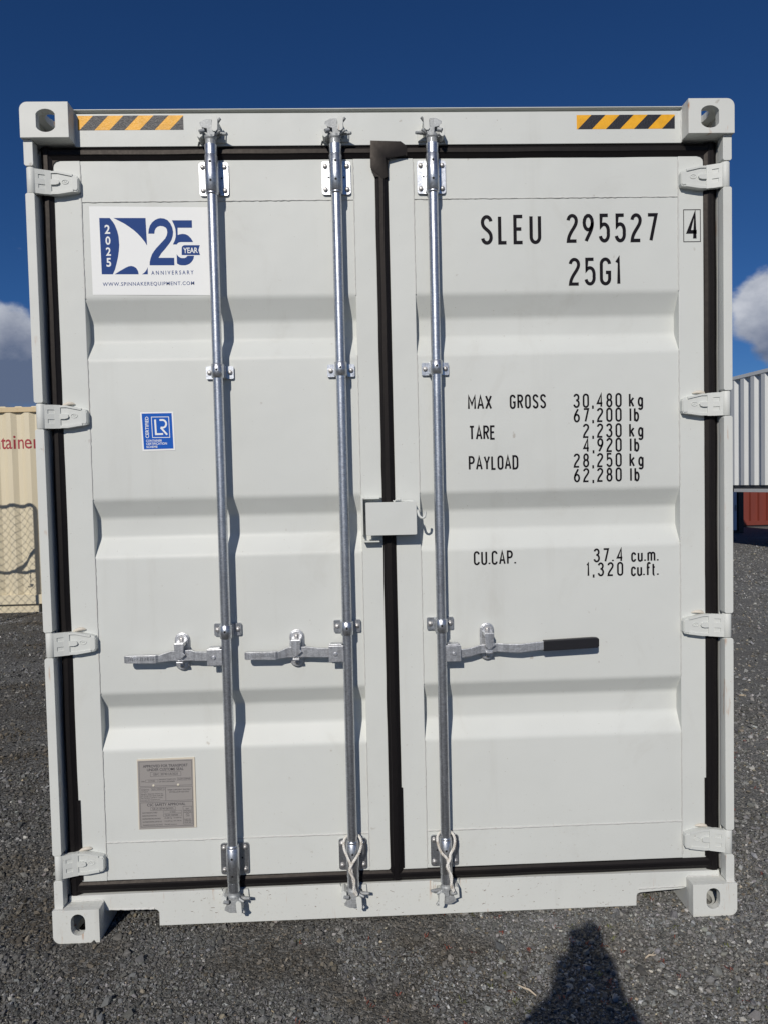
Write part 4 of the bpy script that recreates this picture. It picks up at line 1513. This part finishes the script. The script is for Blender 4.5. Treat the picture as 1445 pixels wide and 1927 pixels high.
# small scuffs and drips on the sill and doors, flat marks of their own
mb = MB()
rr = random.Random(21)
for k in range(60):
    x, z = rr.uniform(-820, 830), rr.uniform(24, 130)
    a, l_ = rr.uniform(-0.6, 0.6), rr.uniform(1.5, 9) * (1 if rr.random() < .8 else 2)
    dx, dz = math.cos(a) * l_, math.sin(a) * l_
    ribbon(mb, [(x, z), (x + dx * .5, z + dz * .5 + rr.uniform(-1, 1)), (x + dx, z + dz)], rr.uniform(.4, 1.1), 54.7)
o = obj('scuff_mark', mb.mesh('scuff_mark', simple('scuff', (0.16, 0.11, 0.08), 0.7), recalc=False), ROOT)
o['kind'] = 'stuff'

# ------------------------------------------------------------------ rope loops tied round two rods
def rope_strands(mb_, path, r=3.0, pitch=24, n=3, off=2.6):
    P_ = [Vector(p) for p in path]
    pts = []
    for i in range(len(P_) - 1):          # Catmull-Rom resample
        p0, p1, p2, p3 = P_[max(i - 1, 0)], P_[i], P_[i + 1], P_[min(i + 2, len(P_) - 1)]
        k = max(3, int((p2 - p1).length / 3.2))
        for j in range(k):
            t_ = j / k
            pts.append(0.5 * ((2 * p1) + (p2 - p0) * t_ + (2 * p0 - 5 * p1 + 4 * p2 - p3) * t_ ** 2 + (3 * p1 - p0 - 3 * p2 + p3) * t_ ** 3))
    pts.append(P_[-1])
    for s_ in range(n):
        out = []
        ln = 0
        for i, p in enumerate(pts):
            if i:
                ln += (p - pts[i - 1]).length
            t_ = (pts[min(i + 1, len(pts) - 1)] - pts[max(i - 1, 0)]).normalized()
            u = t_.orthogonal().normalized() if abs(t_.y) > 0.95 else t_.cross(Vector((0, 1, 0))).normalized()
            v_ = t_.cross(u)
            a = 2 * math.pi * (ln / pitch + s_ / n)
            out.append(p + (u * math.cos(a) + v_ * math.sin(a)) * off)
        mb_.tube(out, r, 6)


for (x, lab, m_) in ((-164, 'white twisted rope loop hanging round the left door centre lock rod foot', 1), (168, 'white twisted rope loop hanging round the right door lock rod foot', -1)):
    mb = MB()
    kx = -6 if m_ > 0 else 4
    rope_strands(mb, [(x - 10, 44, 330), (x - 24, 30, 326), (x - 30, 12, 318), (x - 28, -2, 300), (x - 18, -12, 278), (x + kx - 4, -15, 258), (x + kx, -14, 236), (x + kx + 6, -13, 196), (x + kx + 12, -12, 160), (x + kx + 18, -10, 140)], 2.3, 22, 3, 3.1)
    rope_strands(mb, [(x - 10, 44, 330), (x + 10, 44, 332), (x + 27, 30, 326), (x + 32, 10, 314), (x + 26, -4, 292), (x + 12, -12, 272), (x + kx + 5, -18, 256), (x + kx - 5, -20, 232), (x + kx + 10, -19, 196), (x + kx + 8, -17, 160), (x + kx + 16, -12, 138)], 2.3, 22, 3, 3.1)
    mb.tube([(x + kx + 18, -10, 140), (x + kx + 20, 4, 128), (x + kx + 16, 14, 124)], 4.2, 8)
    o = obj('rope_loop', mb.mesh('rope_loop', ROPEM))
    tag(o, lab, 'rope', 'rope loops on the lock rods')

# ------------------------------------------------------------------ cream container on the left
CY = 7.0
CR = thing('storage_container', 'cream corrugated storage container with red lettering and a mesh gate shadow', 'shipping container', (-7.4, CY, 0))
CX0, CX1 = -3500, 3560


def wallx(x0, x1, y, z0, z1, pitch, depth, fl=0.24, sl=0.26, inv=1):
    pr = corrugation(x0, x1, pitch, depth * inv, fl, sl)
    mb_ = MB()
    vs = [(u, y + d, z) for u, d in pr for z in (z0, z1)]
    mb_.add(vs, [(2 * i, 2 * i + 2, 2 * i + 3, 2 * i + 1) for i in range(len(pr) - 1)])
    return mb_, pr


mb, CPR = wallx(CX0 + 60, CX1 - 60, 6, 240, 2640, 236, 34)
obj('side_wall', mb.mesh('side_wall', CREAM, recalc=False), CR)
mb = MB()
mb.box(CX0, CX1, -6, 60, 2640, 2704)
mb.box(CX0, CX1, 2380, 2440, 2640, 2704)
obj('top_rail', mb.mesh('top_rail', CREAMR, bevel=3), CR)
mb = MB()
mb.box(CX0, CX1, -8, 60, 118, 240)
obj('bottom_rail', mb.mesh('bottom_rail', CREAM, bevel=3), CR)
mb = MB()
for k in range(34):
    x = CX0 + 30 + k * 209
    mb.prism([(x, 2704), (x + 24, 2716), (x + 90, 2716), (x + 114, 2704)], 10, 2430, 'y')
obj('roof', mb.mesh('roof', CREAM), CR)
mb = MB()
for x in (CX0, CX1 - 60):
    mb.box(x, x + 60, -4, 70, 240, 2640)
mb.box(CX0 + 2, CX0 + 40, 60, 2400, 118, 2640)
mb.box(CX1 - 40, CX1 - 2, 60, 2400, 118, 2640)
mb.box(CX0 + 40, CX1 - 40, 2400, 2430, 118, 2640)
obj('end_frame', mb.mesh('end_frame', CREAM, bevel=2), CR)
mb = MB()
mb.box(CX0 + 300, 3020, 40, 200, 0, 112)
obj('timber_bearer', mb.mesh('timber_bearer', CREAM, bevel=3), CR)
mb = MB()
mb.box(CX0 + 60, CX1 - 60, 210, 2380, 60, 118)
obj('underframe', mb.mesh('underframe', DARKST), CR)


def wall_d(u):
    for (a, da), (b_, db) in zip(CPR, CPR[1:]):
        if a <= u <= b_:
            return da + (db - da) * (u - a) / max(1e-6, b_ - a)
    return 0


mb = MB()
me = text_mesh('container', 0.006)
bm = bmesh.new()
bm.from_mesh(me)
vx = [v.co.x for v in bm.verts]
H_ = max(v.co.y for v in bm.verts)
# text ends just past the white container's edge: the last letter r is cut by it
sc = 0.140 / 0.53
for v in bm.verts:
    v.co = (v.co.x * sc * 0.80, v.co.y * sc, 0)
wid = max(v.co.x for v in bm.verts)
xr = (-4.30 + 7.4)                        # right end of the word in the wall's own metres
for v in bm.verts:
    v.co.x += xr - wid
# cut along the corrugation bends so that the print follows them
for u, _ in CPR:
    bmesh.ops.bisect_plane(bm, geom=bm.verts[:] + bm.edges[:] + bm.faces[:], plane_co=(u * MM, 0, 0), plane_no=(1, 0, 0))
bm.verts.index_update()
for v in bm.verts:
    u = v.co.x * 1000
    mb.v.append((u, 6 + wall_d(u) - 1.6, 2165 + v.co.y * 1000))
for f in bm.faces:
    mb.f.append([v.index for v in f.verts])
    mb.m.append(0)
    mb.sm.append(False)
bm.free()
obj('lettering', mb.mesh('lettering', REDP, recalc=False), CR)

# the mesh gate standing in front of it (out of the picture, its shadow is in it)
GY = 5.65
off = Vector((SUN.x / SUN.y, 1, SUN.z / SUN.y)) * (CY - GY)


def sh(xw, zw):
    """gate point whose shadow falls at (xw, zw) on the cream wall, in mm"""
    return ((xw - off.x) * 1000, (zw - off.z) * 1000)


GR = thing('mesh_gate', 'galvanised chain link gate casting its shadow on the cream container', 'gate', (0, GY, 0))
xs_, zt_ = sh(-4.39, 1.43)
zm = sh(0, .555)[1]
zb_ = 110
xl_ = xs_ - 2600
mb = MB()
rr_ = 60
pts = [(xl_, 0, zb_), (xl_, 0, zt_)] + [(xs_ - rr_ + rr_ * math.sin(R(a)), 0, zt_ - rr_ + rr_ * math.cos(R(a))) for a in (0, 30, 60, 90)] + [(xs_, 0, zb_)]
mb.tube(pts, 21, 12)
mb.tube([(xl_, 0, zb_ + 20), (xs_, 0, zb_ + 20)], 17, 10)
mb.tube([(xl_, 0, zm), (xs_, 0, zm)], 19, 10)
obj('gate_frame', mb.mesh('gate_frame', WIRE), GR)
mb = MB()
a_, b_ = sh(-4.66, .555), sh(-4.40, .83)
mb.tube([(a_[0], 4, a_[1]), (b_[0], 4, b_[1])], 22, 10)
obj('brace', mb.mesh('brace', WIRE), GR)
mb = MB()
st_ = 104
k = -40
while k < 70:
    for sg in (1, -1):
        x0 = xl_ + k * st_
        z0, z1 = zb_ + 20, zt_
        p0, p1 = (x0, z0), (x0 + sg * (z1 - z0), z1)
        # clip to the frame
        t0, t1 = 0.0, 1.0
        for lim, s_ in ((xl_, 1), (xs_, -1)):
            d0, d1 = (p0[0] - lim) * s_, (p1[0] - lim) * s_
            if d0 < 0 and d1 < 0:
                t0, t1 = 1, 0
            elif d0 < 0:
                t0 = max(t0, d0 / (d0 - d1))
            elif d1 < 0:
                t1 = min(t1, d0 / (d0 - d1))
        if t1 - t0 > 0.02:
            P0 = (p0[0] + (p1[0] - p0[0]) * t0, sg * 3, p0[1] + (p1[1] - p0[1]) * t0)
            P1 = (p0[0] + (p1[0] - p0[0]) * t1, sg * 3, p0[1] + (p1[1] - p0[1]) * t1)
            # the lower right panel outside the brace is open
            mb.tube([P0, P1], 2.5, 5, caps=False)
    k += 1
o = obj('chain_link_mesh', mb.mesh('chain_link_mesh', WIRE, recalc=False), GR)
o['kind'] = 'stuff'
mb = MB()
cx_ = sh(-4.47, .50)
for k in range(7):
    zc = cx_[1] + 40 - k * 26
    ang = k % 2
    mb.tube([(cx_[0] + (9 * math.cos(R(a)) if ang else 2 * math.cos(R(a))), 30 + (2 if ang else 9) * math.cos(R(a)), zc + 18 * math.sin(R(a))) for a in range(0, 360, 30)], 3.4, 6, closed=True)
mb.tube([(cx_[0] - 60, 30, cx_[1] - 150), (cx_[0] - 20, 30, cx_[1] - 166), (cx_[0] + 20, 30, cx_[1] - 160), (cx_[0] + 38, 30, cx_[1] - 140)], 8, 8)
mb.tube([(cx_[0] - 20, 30, cx_[1] - 142), (cx_[0] + 36, 30, cx_[1] - 142)], 7, 8)
obj('latch_chain', mb.mesh('latch_chain', WIRE), GR)
mb = MB()
mb.tube([(xl_ - 70, 0, -50), (xl_ - 70, 0, zt_ + 60)], 38, 14)
mb.tube([(xl_ - 40, 0, zt_ - 200), (xl_, 0, zt_ - 200)], 18, 8)
mb.tube([(xl_ - 40, 0, zb_ + 200), (xl_, 0, zb_ + 200)], 18, 8)
obj('gate_post', mb.mesh('gate_post', WIRE), GR)

# ------------------------------------------------------------------ right: raised silver container, cabinet, red container
ang = math.atan2(0.14, 1.4)
SV = thing('raised_container', 'silver grey corrugated container raised on steel stands above the gravel', 'shipping container', (8.19, 12.9, 0), ang)
pr = corrugation(-2300, 5500, 340, 62, 0.36, 0.14)
# own axes: +y runs along the wall away from the camera; wall faces -x
mb = MB()
vs = [(d, -u, z) for u, d in pr for z in (1400, 3720)]
mb.add(vs, [(2 * i, 2 * i + 1, 2 * i + 3, 2 * i + 2) for i in range(len(pr) - 1)])
obj('side_wall', mb.mesh('side_wall', SILVER, recalc=False), SV)
mb = MB()
mb.box(-10, 70, -5500, 2300, 3720, 3795)
mb.box(1980, 2050, -5500, 2300, 3720, 3795)
obj('top_rail', mb.mesh('top_rail', SILVER, bevel=4), SV)
mb = MB()
mb.box(30, 90, -5500, 2300, 1330, 1399)
mb.box(-16, 2050, -5500, -5400, 1240, 1400)
obj('bottom_rail', mb.mesh('bottom_rail', DARKST, bevel=3), SV)
mb = MB()
mb.box(-22, 60, -5500, 130, 1250, 1322)
obj('skirt_rail', mb.mesh('skirt_rail', white_paint('rail_white', (0.6, 0.6, 0.58), 0.1, 0.5), bevel=3), SV)
mb = MB()
mb.box(60, 2010, -5480, 2290, 1270, 1330)
mb.box(2005, 2045, -5480, 2290, 1330, 3720)
mb.box(60, 2010, -5490, 2290, 3770, 3790)
mb.box(60, 2010, 2240, 2280, 1330, 3720)
mb.box(60, 2010, -5480, -5440, 1400, 3720)
obj('body', mb.mesh('body', DARKST), SV)
mb = MB()
mb.box(-40, 12, -1250, -1130, 3560, 3700)
mb.prism([(-40, 3560), (12, 3560), (12, 3530), (-24, 3530)], -1240, -1140, 'y')
obj('vent_box', mb.mesh('vent_box', SILVER, bevel=8), SV)
for y in (-4.9, 1.9):
    for x in (0.25, 1.0):
        mb = MB()
        mb.box(-60, 60, -60, 60, 10, 1265)
        mb.box(-140, 140, -140, 140, 0, 12)
        mb.prism([(-58, 1000), (-58, 1265), (-180, 1265)], -8, 8, 'y')
        obj('steel_stand', mb.mesh('steel_stand', DARKST, bevel=4), SV, (x, y, 0))

CB = thing('equipment_cabinet', 'slate blue equipment cabinet with louvres under the raised silver container', 'cabinet', (10.10, 17.1, 0))
mb = MB()
mb.box(-900, 330, 0, 900, 60, 1190)
obj('body', mb.mesh('body', DARKST, bevel=6), CB)
mb = MB()
mb.box(-860, 290, -26, -2, 90, 1170)
dr = obj('cabinet_door', mb.mesh('cabinet_door', SLATE, bevel=5), CB)
mb = MB()
for k in range(6):
    z = 330 + k * 36
    mb.prism([(-34, z), (-26, z), (-26, z + 26)], 60, 170, 'x')
mb.v = [(y_, x_, z_) if False else (x_, y_, z_) for x_, y_, z_ in mb.v]
obj('louvre', mb.mesh('louvre', SLATE), dr)
mb = MB()
mb.box(248, 268, -60, -26, 640, 800)
mb.lathe([(14, 0), (14, 20)], (258, -60, 790), '-y', 10)
obj('handle', mb.mesh('handle', GALVD, bevel=3), dr)
mb = MB()
mb.box(335, 480, -40, 60, 0, 1235)
mb.box(-900, 480, -46, -28, 0, 58)
obj('support_post', mb.mesh('support_post', DARKST, bevel=4), CB)

RC = thing('red_container', 'red oxide corrugated container standing beyond the raised silver one', 'shipping container', (13.9, 19.35, 0))
mb, pr = wallx(-2350, 3600, 0, 190, 2480, 270, 60, 0.34, 0.11)
obj('side_wall', mb.mesh('side_wall', OXIDE, recalc=False), RC)
mb = MB()
mb.box(-2420, 3660, -10, 60, 2480, 2580)
mb.box(-2420, 3660, -4, 60, 60, 190)
obj('rail', mb.mesh('rail', OXIDE, bevel=4), RC)
mb = MB()
mb.box(-2420, -2350, -6, 60, 190, 2480)
mb.box(-2420, -2380, 60, 2430, 60, 2580)
mb.box(3600, 3660, -6, 2430, 190, 2480)
mb.box(-2420, 3660, 2400, 2430, 60, 2580)
mb.box(-2420, 3660, 60, 2400, 2560, 2580)
obj('end_frame', mb.mesh('end_frame', OXIDE, bevel=4), RC)
mb = MB()
mb.box(-2400, -100, 40, 2300, 0, 58)
obj('timber_bearer', mb.mesh('timber_bearer', DARKST), RC)
mb = MB()
mb.box(-900, -862, -4, -1, 700, 870)
obj('yellow_tag', mb.mesh('yellow_tag', simple('yellow_plastic', (0.75, 0.42, 0.02), 0.5)), RC)

# ------------------------------------------------------------------ weeds and twigs among the stones
mb = MB()
rr = random.Random(4)
spots = []
for k in range(120):
    x = rr.gauss(0.55, 0.45)
    y = rr.uniform(-0.62, 0.30)
    if -1.2 < x < 1.5:
        spots.append((x, y, rr.random()))
spots += [(rr.uniform(1.3, 2.3), rr.uniform(0, 2), rr.random()) for _ in range(30)]
for x, y, c in spots:
    m_ = 0 if c < 0.72 else 1
    n = rr.randint(3, 9)
    sz = rr.uniform(0.5, 1.15)
    for j in range(n):
        a = rr.uniform(0, 6.28)
        l_ = rr.uniform(7, 18) * sz
        h0 = rr.uniform(3, 8)
        w_ = rr.uniform(1.0, 2.0)
        bx, by = x * 1000 + rr.uniform(-8, 8), y * 1000 + rr.uniform(-8, 8)
        ex, ey, ez = bx + math.cos(a) * l_, by + math.sin(a) * l_, h0 + rr.uniform(3, 12)
        px, py = -math.sin(a) * w_, math.cos(a) * w_
        mxp = ((bx + ex) / 2, (by + ey) / 2, (h0 + ez) / 2 + 3)
        mb.add([(bx, by, h0), (mxp[0] + px, mxp[1] + py, mxp[2]), (ex, ey, ez), (mxp[0] - px, mxp[1] - py, mxp[2])], [(0, 1, 2, 3)], m_)
o = obj('ground_weeds', mb.mesh('ground_weeds', [simple('red_weed', (0.20, 0.045, 0.025), 0.7), simple('green_weed', (0.13, 0.14, 0.025), 0.7)], recalc=False))
tag(o, kind='stuff')
o['label'] = 'tiny red and green weeds between the gravel stones'


def ground_at(px, py):
    """not used for layout; kept as plain numbers below"""


for k, (x, y, a, l_, lab) in enumerate(((0.372, -0.345, 2.3, 66, 'pale dry twig lying on the gravel left of the person shadow'), (0.812, -0.215, 0.35, 44, 'pale dry twig lying on the gravel right of the person shadow'))):
    mb = MB()
    d_ = Vector((math.cos(a), math.sin(a), 0)) * l_
    mb.tube([(-d_.x / 2, -d_.y / 2, 0), (-d_.x * .1, -d_.y * .1 + 3, 4), (d_.x * .2, d_.y * .2 - 3, 3), (d_.x / 2, d_.y / 2, 0)], [2.4, 3.2, 2.8, 1.6], 7)
    mb.tube([(d_.x * .1, d_.y * .1, 3), (d_.x * .25 + 8, d_.y * .25 + 10, 5)], [1.8, 1.0], 6)
    o = obj('twig', mb.mesh('twig', simple('dry_wood', (0.50, 0.42, 0.32), 0.8)), None, (x, y, 0.012))
    tag(o, lab, 'twig')

# ------------------------------------------------------------------ the photographer, behind the camera: only the shadow is in view
def skin(name, V_, E_, rad, material, parent, root=0, sub=2):
    me_ = bpy.data.meshes.new(name)
    me_.from_pydata([Vector(p) for p in V_], E_, [])
    me_.materials.append(material)
    ob = bpy.data.objects.new(name, me_)
    COL.objects.link(ob)
    ob.modifiers.new('skin', 'SKIN').use_smooth_shade = True
    for i, r in enumerate(rad):
        sv = me_.skin_vertices[0].data[i]
        sv.radius = (r, r) if not isinstance(r, tuple) else r
        sv.use_root = (i == root)
    sb = ob.modifiers.new('sub', 'SUBSURF')
    sb.levels = sub
    sb.render_levels = sub
    if parent:
        ob.parent = parent
    return ob


FLESH = simple('skin_tone', (0.45, 0.27, 0.19), 0.55)
JACKET = simple('dark_jacket', (0.035, 0.04, 0.06), 0.8)
TROUS = simple('dark_trousers', (0.03, 0.03, 0.035), 0.85)
HAIR = simple('dark_hair', (0.03, 0.02, 0.015), 0.6)
PX, PY = -0.235, -2.86
PER = thing('person', 'person in dark jacket holding up a phone, seen only as a shadow on the gravel', 'person', (PX, PY, 0))
hx, hy = CAM.x - PX, CAM.y - PY            # phone in the person's own axes
V_ = [(0, 0, .97), (0, 0, 1.15), (0, 0, 1.33), (0, 0.0, 1.46), (0, .01, 1.54), (0, .03, 1.63), (0, .035, 1.70),
      (-.19, 0, 1.44), (-.37, .10, 1.21), (hx - .075, hy - .09, 1.44), (hx - .048, hy - .03, 1.535),
      (.18, 0, 1.44), (.27, .06, 1.19), (hx + .058, hy - .09, 1.44), (hx + .046, hy - .03, 1.535),
      (-.10, 0, .91), (-.11, .02, .50), (-.115, -.01, .09), (-.12, .12, .045),
      (.10, 0, .91), (.11, .02, .50), (.115, -.01, .09), (.12, .12, .045)]
E_ = [(0, 1), (1, 2), (2, 3), (3, 4), (4, 5), (5, 6), (3, 7), (7, 8), (8, 9), (9, 10), (3, 11), (11, 12), (12, 13), (13, 14), (0, 15), (15, 16), (16, 17), (17, 18), (0, 19), (19, 20), (20, 21), (21, 22)]
rad = [.13, .125, .14, .11, .06, .085, .095, .065, .05, .036, .038, .065, .05, .036, .038, .085, .058, .04, .035, .085, .058, .04, .035]
body = skin('body', V_, E_, rad, FLESH, PER)
skin('jacket', [V_[i] for i in (0, 1, 2, 3, 7, 8, 9, 11, 12, 13)], [(0, 1), (1, 2), (2, 3), (3, 4), (4, 5), (5, 6), (3, 7), (7, 8), (8, 9)], [.155, .15, .165, .125, .09, .075, .05, .08, .065, .05], JACKET, PER)
skin('trousers', [V_[i] for i in (0, 15, 16, 17, 19, 20, 21)], [(0, 1), (1, 2), (2, 3), (0, 4), (4, 5), (5, 6)], [.145, .10, .075, .06, .10, .075, .06], TROUS, PER)
skin('hair', [(0, 0, 1.66), (0, .0, 1.73), (0, .03, 1.75)], [(0, 1), (1, 2)], [.095, .098, .09], HAIR, PER)
mb = MB()
for x in (-.033, .033):
    mb.lathe([(12, 0), (10, 4), (3, 6)], (x * 1000, 118, 1675), 'y', 10)
obj('eyes', mb.mesh('eyes', simple('eye_white', (0.7, 0.7, 0.7), 0.3)), PER)
for s_ in (-1, 1):
    mb = MB()
    mb.prism(rrect(-.05 * 1000, .05 * 1000, 0, 90, 30), -90, 190, 'y')
    obj('shoe', mb.mesh('shoe', DARKST, bevel=20, seg=3), PER, (s_ * .12, 0, 0))
for s_ in (-1, 1):                             # fingers wrapped round the phone's edges
    bx = hx + s_ * .052
    for k in range(4):
        z = 1.580 - .018 * k
        skin('finger', [(bx, hy - .035, z - .02), (bx + s_ * .004, hy - .012, z), (bx - s_ * .003, hy + .012, z + .002), (bx - s_ * .022, hy + .014, z + .003)], [(0, 1), (1, 2), (2, 3)], [.009, .0085, .008, .007], FLESH, PER, sub=1)
    skin('thumb', [(bx, hy - .04, 1.53), (bx - s_ * .004, hy - .022, 1.56), (bx - s_ * .02, hy - .020, 1.585)], [(0, 1), (1, 2)], [.011, .010, .008], FLESH, PER, sub=1)
skin('finger', [(hx + .050, hy - .03, 1.575), (hx + .046, hy - .016, 1.598), (hx + .022, hy - .013, 1.616), (hx - .012, hy - .012, 1.618)], [(0, 1), (1, 2), (2, 3)], [.013, .013, .013, .010], FLESH, PER, sub=1)  # extra finger over the phone top, added to round the cast shadow's tip
skin('finger', [(hx - .050, hy - .03, 1.565), (hx - .050, hy - .016, 1.590), (hx - .034, hy - .013, 1.610)], [(0, 1), (1, 2)], [.013, .012, .009], FLESH, PER, sub=1)  # second extra finger, added to broaden the shadow tip on this side
PH = thing('phone', 'dark phone held upright by the person taking the picture', 'phone', (CAM.x, CAM.y - .012, 1.445))
mb = MB()
mb.prism(rrect(-38, 38, 0, 162, 16), -4, 4, 'y')
obj('body', mb.mesh('body', DARKST, bevel=1.5), PH)
mb = MB()
mb.prism(rrect(-35, 35, 4, 158, 13), -4.4, -4.1, 'y')
obj('screen', mb.mesh('screen', simple('phone_glass', (0.02, 0.02, 0.025), 0.08)), PH)
